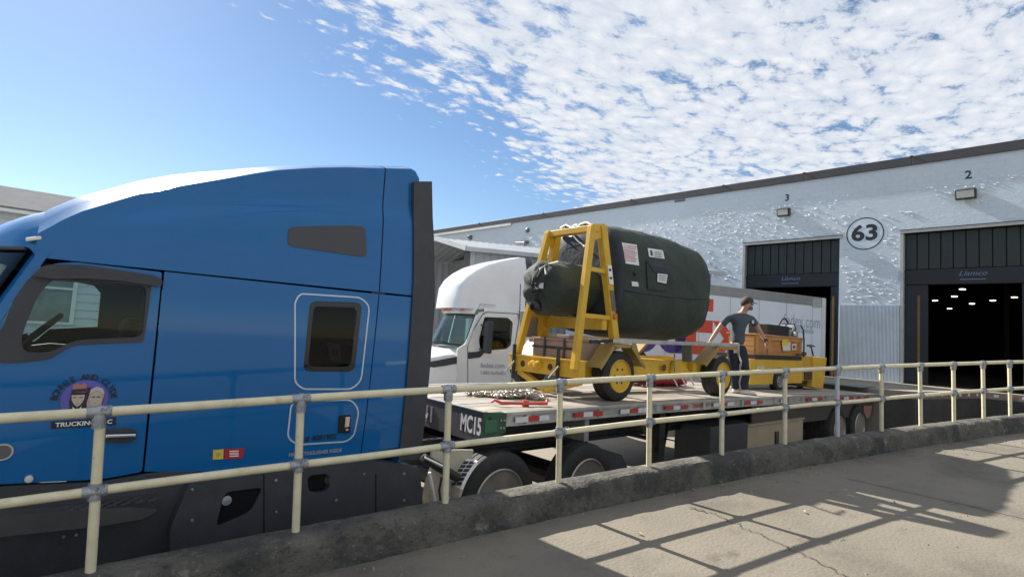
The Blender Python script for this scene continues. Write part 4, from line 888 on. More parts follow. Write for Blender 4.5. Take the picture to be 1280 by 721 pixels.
# ------------------------------------------------------------------ covered engine
COVER = mat('dark_green_canvas', (.030, .044, .036), .82, 0, .2, 1.6, .022, 5.5, spots=[((.055, .066, .052), 2.2, .48, .75, None, .6), ((.02, .026, .024), 6, .58, .75, None, .6)])
COVERD = mat('blue_black_canvas', (.018, .025, .036), .6, 0, .2, 2, .008, 8)
EC_Y, EC_Z = 5.48, 3.10
def engine():
    T = thing('covered_engine', 'large engine wrapped in a dark green canvas cover hung in the yellow cart', 'engine', (7.3, EC_Y, 2.2))
    prof = [(6.00, .03, .03, 0), (6.005, .38, .40, 0), (6.02, .70, .745, 0), (6.05, .755, .80, 0), (6.12, .785, .83, 0), (6.26, .80, .845, 0), (6.6, .82, .865, 0), (7.1, .82, .865, 0), (7.5, .82, .865, -.0), (7.85, .815, .86, -.005), (8.15, .795, .84, -.01), (8.36, .75, .79, -.015), (8.50, .66, .695, -.02), (8.58, .51, .54, -.025), (8.62, .2, .21, -.03), (8.63, .04, .04, -.03)]
    def interp(x, k):
        for a, b in zip(prof, prof[1:]):
            if x <= b[0]: t = (x-a[0])/(b[0]-a[0]); t = max(0, t); return a[k]*(1-t)+b[k]*t
        return prof[-1][k]
    b = MB(); rings = []; n = 72; xs = [6.00, 6.003, 6.005, 6.012]+[6.02+.02*i for i in range(8)]+[6.18+.06*i for i in range(33)]+[8.14+.02*i for i in range(25)]
    for x in xs:
        rg = []
        for k in range(n):
            a = 2*math.pi*k/n; ry, rz, dz = interp(x, 1), interp(x, 2), interp(x, 3)
            ca, sa = math.cos(a), math.sin(a)
            rd_ = 1-abs(noise.noise((x*2.1+.8*sa, ca*2.2+3, sa*1.4))); rd2 = 1-abs(noise.noise((x*1.2-1.5*sa, ca*3+8, sa*3)))
            rr = 1+.014*noise.noise((x*1.3, ca*2, sa*2))+.010*noise.noise((x*4, ca*5, sa*5))+.020*rd_**6+.014*rd2**8-.012
            # hanging folds low on the side and a ridge line on top
            fold = .020*math.sin(x*5.5+2.2*math.sin(a*3))*max(0, -sa*.8+.2)*(1 if x > 6.2 else 0)
            sq = 1/ (abs(ca)**2.9+abs(sa)**2.7)**(1/2.8)*.975
            yy_ = EC_Y+ry*ca*sq*rr+fold
            rg.append((x+.015*noise.noise((x, ca*3, sa*3)), yy_, EC_Z+dz+rz*sa*sq*rr*(1.0)))
        rings.append(rg)
    b.loft(rings); cov = b.build('cover', COVER, T, smooth=75)
    bvh = BVHTree.FromPolygons([v for v in b.v], b.f)
    def hit(px, py, off=.006):
        r = ray(px, py).normalized(); h = bvh.ray_cast(EYE, r)
        if h[0] is None:
            return P(px, py, 1, EC_Y-.9)
        return h[0]-r*off
    def patch(nm, px, m, par=cov, off=.012, n=8):
        (x0, y0), (x1, y1), (x2, y2), (x3, y3) = px; b2 = MB(); vs = []
        for i in range(n+1):
            for j in range(n+1):
                u, v = i/n, j/n; xx = (x0*(1-u)+x1*u)*(1-v)+(x3*(1-u)+x2*u)*v; yy = (y0*(1-u)+y1*u)*(1-v)+(y3*(1-u)+y2*u)*v; vs.append(hit(xx, yy, off))
        b2.add(vs, [(i*(n+1)+j, (i+1)*(n+1)+j, (i+1)*(n+1)+j+1, i*(n+1)+j+1) for i in range(n) for j in range(n)]); return b2.build(nm, m, par)
    MB().loft(rings[3:8]).build('front_cover', COVERD, cov, smooth=75, fn=lambda v: Vector((v.x-.03, EC_Y+(v.y-EC_Y)*1.008, EC_Z+(v.z-EC_Z)*1.008)))
    # sewn seam along the side and hoop seams
    for path in ([(757, 358), (790, 364), (830, 370), (865, 373), (884, 373)],):
        pts = []
        for (ax, ay), (bx, by) in zip(path, path[1:]):
            for i in range(8): pts.append(hit(ax+(bx-ax)*i/8, ay+(by-ay)*i/8, .004))
        MB().tube(pts, .013, 6).build('seam', COVERD, cov, smooth=60)
    PAP = mat('white_paper_label', (.66, .67, .69), .6, 0, .06, 12); PAPB = mat('bluish_white_label', (.44, .53, .58), .5, 0, .08, 8); REDP = mat('red_print', (.45, .10, .10), .6); BLP = mat('blue_black_print', (.02, .03, .08), .6)
    patch('clear_pouch', ((758, 311), (772.5, 312), (773, 342), (760, 340)), PAPB)
    p1 = patch('inspection_sheet', ((777, 303), (796, 306), (799, 332), (778, 328.5)), PAP)
    for i in range(8):
        y = 306+i*2.6; patch('print_line', ((780, y), (796-(i % 3), y+2.2), (796-(i % 3), y+3.1), (780, y+.9)), REDP, p1, .017, 3)
    p2 = patch('address_label', ((809.5, 310), (828.5, 312.8), (831, 323.5), (811.5, 321)), PAP)
    patch('print_mark', ((812.5, 312.5), (815, 312.8), (816.5, 319.5), (813.5, 319)), BLP, p2, .017, 3)
    for i in range(4): y = 314+i*2; patch('print_line', ((818, y), (827, y+1.3), (827, y+1.9), (818, y+.6)), BLP, p2, .017, 3)
    pk = patch('pocket', ((808, 326), (837, 329), (834, 364), (810, 361)), COVER, off=.03)
    patch('pocket_flap', ((808, 325), (838, 329), (835, 342), (818, 340)), COVERD, pk, .045)
    p3 = patch('pocket_label', ((822, 341.5), (834.5, 343), (833, 354.5), (821.5, 352)), PAP, pk, .055)
    for i in range(3): y = 344+i*2.6; patch('print_line', ((824, y), (832, y+1), (832, y+1.6), (824, y+.6)), BLP, p3, .059, 2)
    patch('small_label', ((789.5, 351.5), (797.5, 352.5), (798.5, 358.2), (790, 357.5)), PAP)
    c = hit(794, 342); MB().ball(c, .03).build('eyelet', BLACKS, cov, smooth=60)
    # front panel folds and ties
    fx = 5.99
    for pts in (((700, 296), (706, 294), (714, 296), (719, 293)), ((716, 294), (722, 301), (728, 306), (731, 308))):
        MB().tube([P(*q, 0, fx-.01) for q in pts], .012, 6).build('white_tie', WHITED, cov, smooth=60)
    for q in ((701, 294), (731, 308)): MB().ball(P(*q, 0, fx-.01), .028, .028, .022).build('white_knot', WHITED, cov, smooth=60)
    # wrapped gearbox bulge in front
    ax0 = P(669, 362, 1, EC_Y+.05); b = MB(); rings = []
    L0, L1 = 5.08, 6.06; n = 40
    cz = 2.87
    for i in range(26):
        t = i/25; x = L0+(L1-L0)*t; k = min(1, (t/.12))**.3 if t < .12 else 1
        k = max(.12, k); rg = []
        for j in range(n):
            a = 2*math.pi*j/n; ca, sa = math.cos(a), math.sin(a)
            gather = 1+.034*(1-abs(math.sin(a*5.5+.4+t)))**3*max(0, 1-t*1.5)+.03*noise.noise((x*3, ca*2, sa*2))+.03*(1-abs(noise.noise((x*3.2, ca*2+5, sa*2))))**6; r0 = .360*k*gather
            rg.append((x-.06*sa*(1-t)+.02*math.sin(a*7)*(1-t), EC_Y+r0*ca*1.08, cz+.06*t+r0*sa*(1.0 if sa > 0 else 1.05)))
        rings.append(rg)
    b.loft(rings); bul = b.build('bulge_cover', COVER, T, smooth=75)
    bv2 = BVHTree.FromPolygons([v for v in b.v], b.f)
    def hit2(px, py, off=.01):
        r = ray(px, py).normalized(); h = bv2.ray_cast(EYE, r); return (h[0]-r*off) if h[0] is not None else P(px, py, 1, EC_Y-.4)
    b2 = MB(); b2.add([hit2(*q) for q in ((668.5, 353.5), (679.5, 353), (679, 360.5), (667.5, 361.5))], [(0, 1, 2, 3)]); tg = b2.build('white_tag', PAP, bul)
    for a in ((671.5, 355), (675.5, 355)):
        b3 = MB(); b3.add([hit2(a[0]+dx, a[1]+dy, .014) for dx, dy in ((0, 0), (2.4, 0), (2.4, 4), (0, 4))], [(0, 1, 2, 3)]); b3.build('tag_print', BLP, tg)
    MB().tube([hit2(664, 367), hit2(680, 366), hit2(700, 363), hit2(718, 361)], .012, 6).build('seam', COVERD, bul, smooth=60)
    MB().rev(hit2(670, 383, -.02), (-.7, -.7, 0), [(-.03, .085), (.05, .085), (.07, .06), (.075, .01)], 14).build('dark_port', BLACKS, bul, smooth=40)
    PALE = mat('pale_canvas_fold', (.30, .29, .26), .6, 0, .2, 8)
    for pts in (((665, 355), (668, 344), (674, 334)), ((671, 346), (676, 336), (683, 331)), ((681, 334), (683, 343)), ((686, 330), (698, 327.5), (710, 329))):
        MB().tube([hit2(*q, .004) for q in pts], [.012, .02, .008][:len(pts)], 6).build('fold_edge', PALE, bul, smooth=60)
    # ties from the engine to the cart frame, so that it hangs in it
    return T
engine()
def strapped_box():
    c = P(682, 443, 1, 6.0); z0 = 1.905
    t = thing('strapped_box', 'pinkish wooden box with dark straps standing on the cart behind its front beam', 'box', (5.75, 5.5, z0))
    WD = mat('pinkish_plywood', (.36, .25, .20), .7, 0, .15, 3, streak=[((.24, .15, .12), 3, .5, .75, (1, 1, 8), .5)])
    MB().box(5.5, 6.02, 5.06, 5.92, z0, z0+.26).build('carcass', WD, t, bevel=.008)
    MB().box(5.48, 6.04, 5.04, 5.94, z0+.26, z0+.29).build('lid', WD, t, bevel=.006)
    for y in (5.25, 5.64): MB().box(5.472, 5.485, y, y+.03, z0, z0+.30).box(5.48, 6.04, y, y+.03, z0+.291, z0+.296).build('strap', BLACKP, t)
    MB().box(5.487, 5.50, 5.05, 5.93, z0+.14, z0+.17).build('batten', STEELD, t)
    MB().box(5.56, 5.84, 5.25, 5.5, z0+.297, z0+.345).build('handle_block', WD, t, bevel=.006)
strapped_box()
# ------------------------------------------------------------------ person
def skin(chains):
    """chains: lists of (point, radius x, radius y, index of an earlier vertex to start from or None)"""
    bm = bmesh.new(); lay = bm.verts.layers.skin.verify(); vs = []; roots = []
    for start, pts in chains:
        prev = vs[start] if start is not None else None
        for i, (p, rx, ry) in enumerate(pts):
            v = bm.verts.new(p); v[lay].radius = (rx, ry); vs.append(v)
            if prev is None: v[lay].use_root = True
            else: bm.edges.new((prev, v))
            prev = v
    me = bpy.data.meshes.new('skin_tmp'); bm.to_mesh(me); bm.free()
    o = bpy.data.objects.new('skin_tmp', me); COL.objects.link(o)
    m = o.modifiers.new('s', 'SKIN'); m.use_smooth_shade = True
    s = o.modifiers.new('u', 'SUBSURF'); s.levels = 2; s.render_levels = 2
    dg = bpy.context.evaluated_depsgraph_get(); ev = bpy.data.meshes.new_from_object(o.evaluated_get(dg))
    bpy.data.objects.remove(o); bpy.data.meshes.remove(me)
    b = MB(); b.v = [v.co.copy() for v in ev.vertices]; b.f = [tuple(p.vertices) for p in ev.polygons]; bpy.data.meshes.remove(ev); return b
def person():
    base = Vector((9.82, 4.92, deck_z(9.82)))
    PL = Plane((base.x, base.y), _r0)
    def J(px, py, dv=0):
        u, z = PL.uz(px, py); return PL.w(u, dv, z)
    T = thing('person', 'man in grey T shirt and dark cap leaning one hand on the cart rail', 'person', base)
    SK = mat('skin', (.40, .23, .165), .55, 0, .08, 20); SHIRT = mat('slate_grey_cotton', (.060, .078, .098), .85, 0, .14, 5, .006, 16); TR = mat('navy_work_trousers', (.016, .021, .042), .85, 0, .2, 8, .006, 18)
    CAPM = mat('brown_black_cap', (.045, .038, .032), .8, 0, .2, 12); SHOE = mat('white_trainer', (.55, .53, .48), .6, 0, .15, 20); BEARD = mat('grey_beard', (.17, .15, .135), .9, 0, .2, 60)
    body = [(None, [(J(922, 432), .10, .085), (J(922, 420), .115, .09), (J(923, 408), .15, .11), (J(925, 398), .135, .10), (J(928, 391.5), .058, .058), (J(930.5, 387, -.02), .055, .06), (J(933, 383, -.03), .078, .085), (J(934, 377.5, -.01), .088, .098), (J(933.5, 373, 0), .066, .08)]),
            (3, [(J(911, 396.5), .072, .072), (J(905, 402, -.01), .056, .058), (J(897.5, 412, .0), .044, .046), (J(892, 419, -.03), .040, .040), (J(887, 425, -.06), .027, .031), (J(884.5, 427, -.08), .030, .022)]),
            (3, [(J(939, 397.5), .070, .070), (J(943.5, 404, -.03), .054, .056), (J(947.5, 413, -.06), .043, .045), (J(950.5, 420, -.10), .039, .038), (J(952.5, 426, -.14), .026, .030), (J(953.5, 430, -.15), .022, .034)]),
            (0, [(J(927, 437, .02), .08, .08), (J(929, 450), .075, .075), (J(930, 463, -.03), .066, .07), (J(930, 475), .058, .06), (J(930, 486, .02), .042, .045), (J(931, 491, -.01), .045, .04)]),
            (0, [(J(916, 437, .04), .08, .08), (J(918, 450, .05), .075, .075), (J(921, 463, .04), .066, .07), (J(922, 475, .10), .058, .06), (J(923, 486, .14), .042, .045), (J(925, 490, .12), .045, .04)])]
    # fingers and thumbs as their own chains rooted in the palms
    hr, hl = J(884.5, 427, -.08), J(953.5, 430, -.15)
    for k, (dx, dy) in enumerate(((-3.2, .4), (-3.6, .9), (-3.3, 1.3), (-2.6, 1.6))):
        body.append((None, [(hr, .010, .010), (J(884.5+dx*.6, 427+dy*.4, -.10-.015*k), .010, .010), (J(884.5+dx*1.1, 427.6+dy, -.10-.02*k), .008, .008)]))
    body.append((None, [(J(885.5, 426.5, -.08), .012, .012), (J(885, 428.5, -.13), .010, .010), (J(883.2, 429.2, -.15), .008, .008)]))
    for k, (dx, dy) in enumerate(((-.9, 5.4), (.3, 6.2), (1.3, 5.9), (2.2, 5.0))):
        body.append((None, [(J(953.2+dx*.5, 431, -.15), .010, .010), (J(953.6+dx, 430.5+dy*.62, -.16), .0095, .0095), (J(953.2+dx*.9, 430.5+dy*1.05, -.14), .008, .008)]))
    body.append((None, [(J(951.6, 429, -.17), .012, .012), (J(950.6, 432, -.19), .010, .010), (J(951.2, 434.5, -.19), .008, .008)]))
    bd = skin(body).build('body', SK, T, smooth=80)
    # face: nose, ear, eye sockets, mouth
    MB().ball(J(938.3, 381, -.09), .014, .020, .020, 8, 6).build('nose', SK, bd, smooth=80)
    MB().ball(J(929.5, 380.5, -.06), .012, .022, .032, 8, 6).build('ear', SK, bd, smooth=80)
    for q in ((935.2, 379.2), (938.6, 379)): MB().ball(J(*q, -.092), .010, .010, .007, 8, 5).build('eye', DARKI, bd, smooth=80)
    MB().ball(J(936.6, 384.6, -.085), .036, .03, .022, 10, 6).ball(J(936.4, 386.3, -.075), .042, .036, .03, 10, 6).build('beard', BEARD, T, smooth=80)
    MB().ball(J(936.8, 385.2, -.118), .016, .006, .004, 8, 4).build('mouth', mat('lip', (.24, .09, .08), .5), bd, smooth=80)
    # hair under the cap, cap with peak
    MB().ball(J(932.2, 379, .0), .098, .098, .085, 14, 8).build('hair', mat('dark_brown_hair', (.06, .04, .03), .9, 0, .2, 40), T, smooth=80)
    cp = MB(); c = J(933.8, 376.6, -.01); rings = []
    for i in range(7):
        th = (math.pi/2)*(i/6); rings.append([c+Vector((.112*math.cos(th)*math.cos(a), .112*math.cos(th)*math.sin(a), -.012+.108*math.sin(th))) if i < 6 else c+Vector((.004*math.cos(a), .004*math.sin(a), .097)) for a in [2*math.pi*k/16 for k in range(16)]])
    cap = cp.loft(rings).build('cap', CAPM, T, smooth=60)
    pk = MB(); d = (_r0*.86 - _f0*.5).normalized(); sd = Vector((-d.y, d.x, 0)); rings = []
    for i in range(6):
        t = i/5; wd = .078*math.sqrt(max(0.02, 1-(t*.9)**2)); cc = c+d*(.085+.085*t)+Vector((0, 0, -.006-.030*t)); rings.append([cc-sd*wd+Vector((0, 0, -.012)), cc+Vector((0, 0, .002)), cc+sd*wd+Vector((0, 0, -.012)), cc+Vector((0, 0, -.006))])
    pk.loft(rings).build('peak', CAPM, cap, smooth=50)
    # shirt
    sh = [(None, [(J(921.5, 431), .165, .135), (J(921.5, 424), .16, .13), (J(922, 414), .165, .128), (J(923.5, 405), .178, .13), (J(925, 398), .155, .115), (J(927.5, 392.6), .072, .075)]),
          (4, [(J(911, 397), .088, .085), (J(905.5, 402, -.01), .074, .076), (J(901.5, 407.5, 0), .071, .073)]),
          (4, [(J(938, 398), .086, .085), (J(943, 404, -.03), .070, .072), (J(944.8, 408, -.04), .067, .069)])]
    b = skin(sh)
    b.v = [v+Vector((noise.noise(v*8)*.020, noise.noise(v*8+Vector((9, 0, 0)))*.020, noise.noise(v*4)*.006)) for v in b.v]
    s = b.build('shirt', SHIRT, T, smooth=80)
    # chest emblem
    e = J(937, 402.5, -.14); MB().obox(e, XR*.020, UR*.030, FW*.003).build('emblem', mat('pale_print', (.55, .56, .6), .6), s)
    tr = [(None, [(J(921.5, 429.5), .145, .125), (J(922, 435), .15, .13)]),
          (1, [(J(927, 440, .02), .115, .115), (J(929.3, 451), .102, .104), (J(930.3, 463, -.03), .094, .096), (J(930.3, 475), .09, .09), (J(930.5, 488, .01), .085, .09)]),
          (1, [(J(916, 440, .05), .115, .115), (J(918.5, 451, .06), .102, .104), (J(921, 463, .05), .094, .096), (J(922, 475, .10), .09, .09), (J(923.5, 487.5, .13), .085, .09)])]
    b = skin(tr); b.v = [v+Vector((noise.noise(v*6)*.014, noise.noise(v*6+Vector((4, 0, 0)))*.014, 0)) for v in b.v]
    b.build('trousers', TR, T, smooth=80)
    for (x, y, dv) in ((931, 491.5, -.02), (925, 490, .11)):
        p = J(x, y, dv); fd = (_r0*.75-_f0*.66).normalized(); sd = Vector((-fd.y, fd.x, 0)); z0 = deck_z(p.x)+.002; rings = []
        for t, wd, h in ((-.09, .030, .07), (-.07, .042, .095), (0, .046, .10), (.08, .05, .075), (.15, .046, .055), (.19, .028, .035)):
            cc = Vector((p.x, p.y, z0))+fd*t; rings.append([cc-sd*wd, cc-sd*wd*1.02+Vector((0, 0, h*.5)), cc-sd*wd*.5+Vector((0, 0, h)), cc+sd*wd*.5+Vector((0, 0, h)), cc+sd*wd*1.02+Vector((0, 0, h*.5)), cc+sd*wd])
        sho = MB().loft(rings).build('shoe', SHOE, T, smooth=60, bevel=.004)
        MB().loft([[q_+Vector((0, 0, -.001)) for q_ in (r_[0]-sd*.004, r_[0]-sd*.004+Vector((0, 0, .018)), r_[-1]+sd*.004+Vector((0, 0, .018)), r_[-1]+sd*.004)] for r_ in rings]).build('sole', BLACKP, sho)
    MB().tube([J(950.4, 425.3, -.135)+Vector((0, 0, 0)), J(954.2, 424.6, -.135)], .034, 12).build('wrist_watch', BLACKS, T, smooth=50)
person()
def hang_chain():
    a = P(921.5, 436, 1, 4.68); pts = []
    path = [(922, 437), (924, 445), (926.5, 452), (925, 460), (926.5, 468), (924, 478), (925.5, 488)]
    b = MB(); n = 46
    for i in range(n):
        t = i/(n-1)*(len(path)-1); k = min(int(t), len(path)-2); f = t-k; q = (path[k][0]*(1-f)+path[k+1][0]*f, path[k][1]*(1-f)+path[k+1][1]*f)
        p = P(q[0], q[1], 1, 4.66); rot = Matrix.Rotation(1.57, 3, 'Y') @ Matrix.Rotation(1.57*(i % 2)+.4, 3, 'X'); b.add([rot @ (v*.62) + p for v in LINK.v], LINK.f)
    o = b.build('hanging_chain', CHAINM, loc=a); tag(o, 'pale chain hanging from the end of the cart rail beside the man', 'chain')
hang_chain()
# ------------------------------------------------------------------ yellow tug and crate
TUGY = 5.30
def tug():
    zr = deck_z(13)
    T = thing('tow_tractor', 'low yellow motor tug carrying a wooden crate behind the man', 'tug', (13, 5.8, zr))
    TY = mat('tug_yellow_paint', (.62, .37, .035), .4, 0, .14, 3, spots=[((.22, .12, .03), 6, .6, .8, None, .6)])
    TB = mat('tug_brown_yellow_side', (.50, .29, .03), .45, 0, .2, 4, spots=[((.12, .07, .03), 6, .55, .78, None, .7)])
    q = lambda px, py, y=TUGY: P(px, py, 1, y)
    D = .85
    x0, x1 = q(938, 460).x, q(1003, 460).x; zt = q(960, 449).z
    hb = [(x0, zr+.16), (x0, zt-.02), (x1, zt), (x1, zr+.14)]
    cx = q(974, 470).x
    arch = [(cx+.30, zr+.15)]+[(cx+.30*math.cos(a), zr+.22+.28*math.sin(a)) for a in [math.pi*i/10 for i in range(11)]]+[(cx-.30, zr+.15)]
    out = [(x0, zr+.15), (cx-.30, zr+.15)]+arch[::-1][1:-1]+[(cx+.30, zr+.15), (x1, zr+.15), (x1, zt), (x0, zt)]
    panel('side_body', out, [], lambda a, b, d: (a, TUGY+d, b), .05, TY, T, .008)
    MB().box(x0, x1, TUGY+.06, TUGY+D, zr+.3, zt-.01).build('body_block', TY, T, bevel=.01)
    MB().box(x0+.2, x1-.1, TUGY-.02, TUGY+D, zt, zt+.09).build('dark_bed', STEELD, T, bevel=.008)
    w = wheel('tug_wheel', (cx, TUGY-.015, zr+.20), .20, .16, T, mat('grey_rim', (.35, .35, .36), .35, .6), 5, .03)
    for c in ((x0+.35, TUGY+.3), (q(1018, 480).x-.05, TUGY+.25)): wheel('tug_wheel', (c[0], c[1], zr+.14), .14, .12, T, mat('grey_rim', (.35,)*3), 5, .03)
    MB().rev((cx, TUGY+.1, zr+.2), (0, 1, 0), [(0, .03), (.9, .03)], 8).build('axle', STEELD, T)
    MB().obox(q(951, 460, TUGY-.004), (.18, 0, 0), (0, .003, 0), (0, 0, .045)).build('pale_plate', mat('pale_worn_plate', (.5, .46, .36), .6, 0, .3, 12), T)
    MB().rev(q(988, 461, TUGY-.003), (0, -1, 0), [(0, .03), (.004, .03)], 10).build('hole', BLACKP, T)
    xa, xb = q(1004, 460).x, q(1021, 460).x
    MB().box(xa, xb, TUGY+.02, TUGY+D-.02, zr+.2, q(1010, 445).z).build('driver_well', TB, T, bevel=.01)
    MB().box(xa+.1, xb-.1, TUGY, TUGY+.02, zr+.22, zr+.42).build('step_opening', mat('rusty_dark_step', (.07, .03, .02), .8), T)
    xe = q(1034, 446).x
    f0, f1 = q(1018, 446, TUGY-.03), q(1034, 447, TUGY-.03); g0, g1 = q(1016, 484, TUGY-.03), q(1029, 486, TUGY-.03)
    MB().prism([g0, g1, f1, f0], (0, D+.06, 0)).build('nose_block', TY, T, bevel=.02)
    MB().obox((q(1016, 441).x, TUGY+.5, q(1016, 444).z+.02), (.3, 0, 0), (0, .25, 0), (0, 0, .05)).build('seat', BLACKP, T, bevel=.02)
    MB().obox((q(1012, 436).x, TUGY+.5, q(1012, 438).z+.03), (.05, 0, .02), (0, .22, 0), (.02, 0, .14)).build('backrest', BLACKP, T, bevel=.02)
    MB().tube([q(1017, 446, TUGY+.4), q(1014, 434, TUGY+.4), q(1010, 431, TUGY+.4)], .02, 6).tube([q(1009, 432, TUGY+.2), q(1014, 431.5, TUGY+.4), q(1018, 433, TUGY+.6)], .02, 6).build('tiller', STEELD, T)
    MB().tube([q(1004.5, 446), q(1005, 425), q(1004, 412), q(1001, 407)], .018, 6).tube([q(996, 443), q(1005, 443)], .02, 6).build('guard_rail_tube', STEELD, T, smooth=50)
    MB().box(xa-.2, xe-.5, TUGY+.1, TUGY+D-.1, zr+.1, zr+.2).build('under_frame', STEELD, T)
tug()
def crate():
    y0 = 5.36; q = lambda px, py, y=y0: P(px, py, 1, y)
    x0, x1 = q(945, 430).x, q(1003.5, 430).x; z1 = q(975, 419.5).z; z0 = q(975, 442).z; z0 = z1-.52; y1 = y0+.62
    T = thing('wooden_crate', 'long orange brown plywood crate with labels on the yellow tug', 'crate', ((x0+x1)/2, (y0+y1)/2, z0))
    W1 = mat('orange_plywood', (.46, .20, .055), .6, 0, .14, 4, streak=[((.30, .11, .03), 3, .45, .75, (.5, .5, 7), .7)]); W2 = mat('crate_batten_wood', (.50, .25, .08), .65, 0, .15, 5, streak=[((.33, .14, .04), 4, .45, .75, (6, 1, .6), .6)])
    MB().box(x0, x1, y0+.03, y1-.03, z0, z1-.03).build('carcass', W1, T, bevel=.004)
    MB().box(x0-.03, x1+.03, y0-.02, y1+.02, z1-.03, z1).build('lid', W2, T, bevel=.006)
    for k in range(4): MB().box(x0-.022, x0, y0+.03, y1-.03, z0+.02+k*.115, z0+.125+k*.115).build('board', W2, T, bevel=.004)
    for px in (947, 962, 1001): x = q(px, 430).x; MB().box(x-.06, x+.06, y0+.0, y0+.03, z0+.01, z1-.03).build('batten', W2, T, bevel=.004)
    MB().box(x0, x1, y0+.004, y0+.03, z1-.11, z1-.032).build('top_batten', W2, T, bevel=.004); MB().box(x0, x1, y0+.006, y0+.03, z0, z0+.08).build('bottom_batten', W2, T, bevel=.004)
    for px in (951, 970, 991): x = q(px, 440).x; MB().box(x-.14, x+.14, y0+.05, y1-.05, z0-.10, z0).build('skid', W2, T, bevel=.005)
    LB = mat('pale_shipping_label', (.6, .58, .52), .6, 0, .1, 20)
    def lab(nm, px, m, dy=-.003):
        return MB().prism([q(*p, y0+dy) for p in px], (0, .002, 0)).build(nm, m, T)
    lab('shipping_label', ((977, 428), (988, 427), (988.5, 438), (979, 438.5)), LB)
    lab('yellow_label', ((977.5, 424.5), (985, 423.5), (985.5, 431), (978, 432)), mat('yellow_label', (.62, .5, .05), .6), -.006)
    l2 = lab('pink_label', ((989.5, 430), (995.5, 429.5), (995.5, 437), (990, 437.5)), LB); lab('label_square', ((991, 431.8), (994.3, 431.5), (994.3, 435.6), (991.3, 435.8)), mat('dark_red_label', (.25, .05, .07), .6), -.006)
    lab('red_mark', ((956, 423), (959, 422.7), (959, 427), (956, 427.5)), mat('red_mark', (.45, .05, .03), .6))
    t2 = thing('black_case', 'matt black flat case standing on top of the wooden crate', 'case', (q(974, 419).x, y0+.3, z1))
    xa, xb = q(960, 413, y0+.15).x, q(987, 413, y0+.15).x; h = q(974, 406.5, y0+.15).z-z1
    MB().box(xa, xb, y0+.15, y0+.6, z1+.001, z1+h).build('shell', mat('matt_black_case', (.016, .017, .019), .7, 0, .15, 8), t2, bevel=.015)
    MB().box(xa+.01, xb-.01, y0+.142, y0+.15, z1+h*.68, z1+h*.70).build('lid_joint', STEELD, t2)
    for k in (.25, .75): MB().box(xa+(xb-xa)*k-.05, xa+(xb-xa)*k+.05, y0+.138, y0+.15, z1+h*.6, z1+h*.78).build('latch', STEELD, t2, bevel=.004)
    t3 = thing('metal_pump_unit', 'small silver pump unit with black hose hoop right of the black case', 'pump', (q(994, 419).x, y0+.3, z1))
    xa, xb = q(988.5, 413, y0+.1).x, q(999, 413, y0+.1).x
    MB().box(xa, xb, y0+.12, y0+.55, z1+.001, z1+.14).build('base', mat('cast_grey_metal', (.22, .22, .21), .45, .5, .2, 9), t3, bevel=.02)
    MB().rev(((xa+xb)/2, y0+.1, z1+.2), (0, 1, 0), [(0, .06), (.02, .1), (.36, .1), (.38, .06)], 16).build('drum', CHROME, t3, smooth=40)
    MB().rev(((xa+xb)/2-.06, y0+.09, z1+.08), (0, -1, 0), [(0, .05), (.03, .05), (.035, .02)], 12).build('gauge', mat('pale_gauge', (.7, .7, .66), .3), t3, smooth=40)
    MB().box(xb-.05, xb+.02, y0+.2, y0+.5, z1+.14, z1+.34).build('rear_plate', mat('brown_red_plate', (.14, .06, .05), .6), t3, bevel=.01)
    c = Vector(((xa+xb)/2, y0+.3, z1+.18)); MB().tube([c+Vector((-.36+.72*i/16, .05, .26*math.sin(math.pi*i/16))) for i in range(17)], .02, 8).build('hose_hoop', RUBBER, t3, smooth=60)
crate()
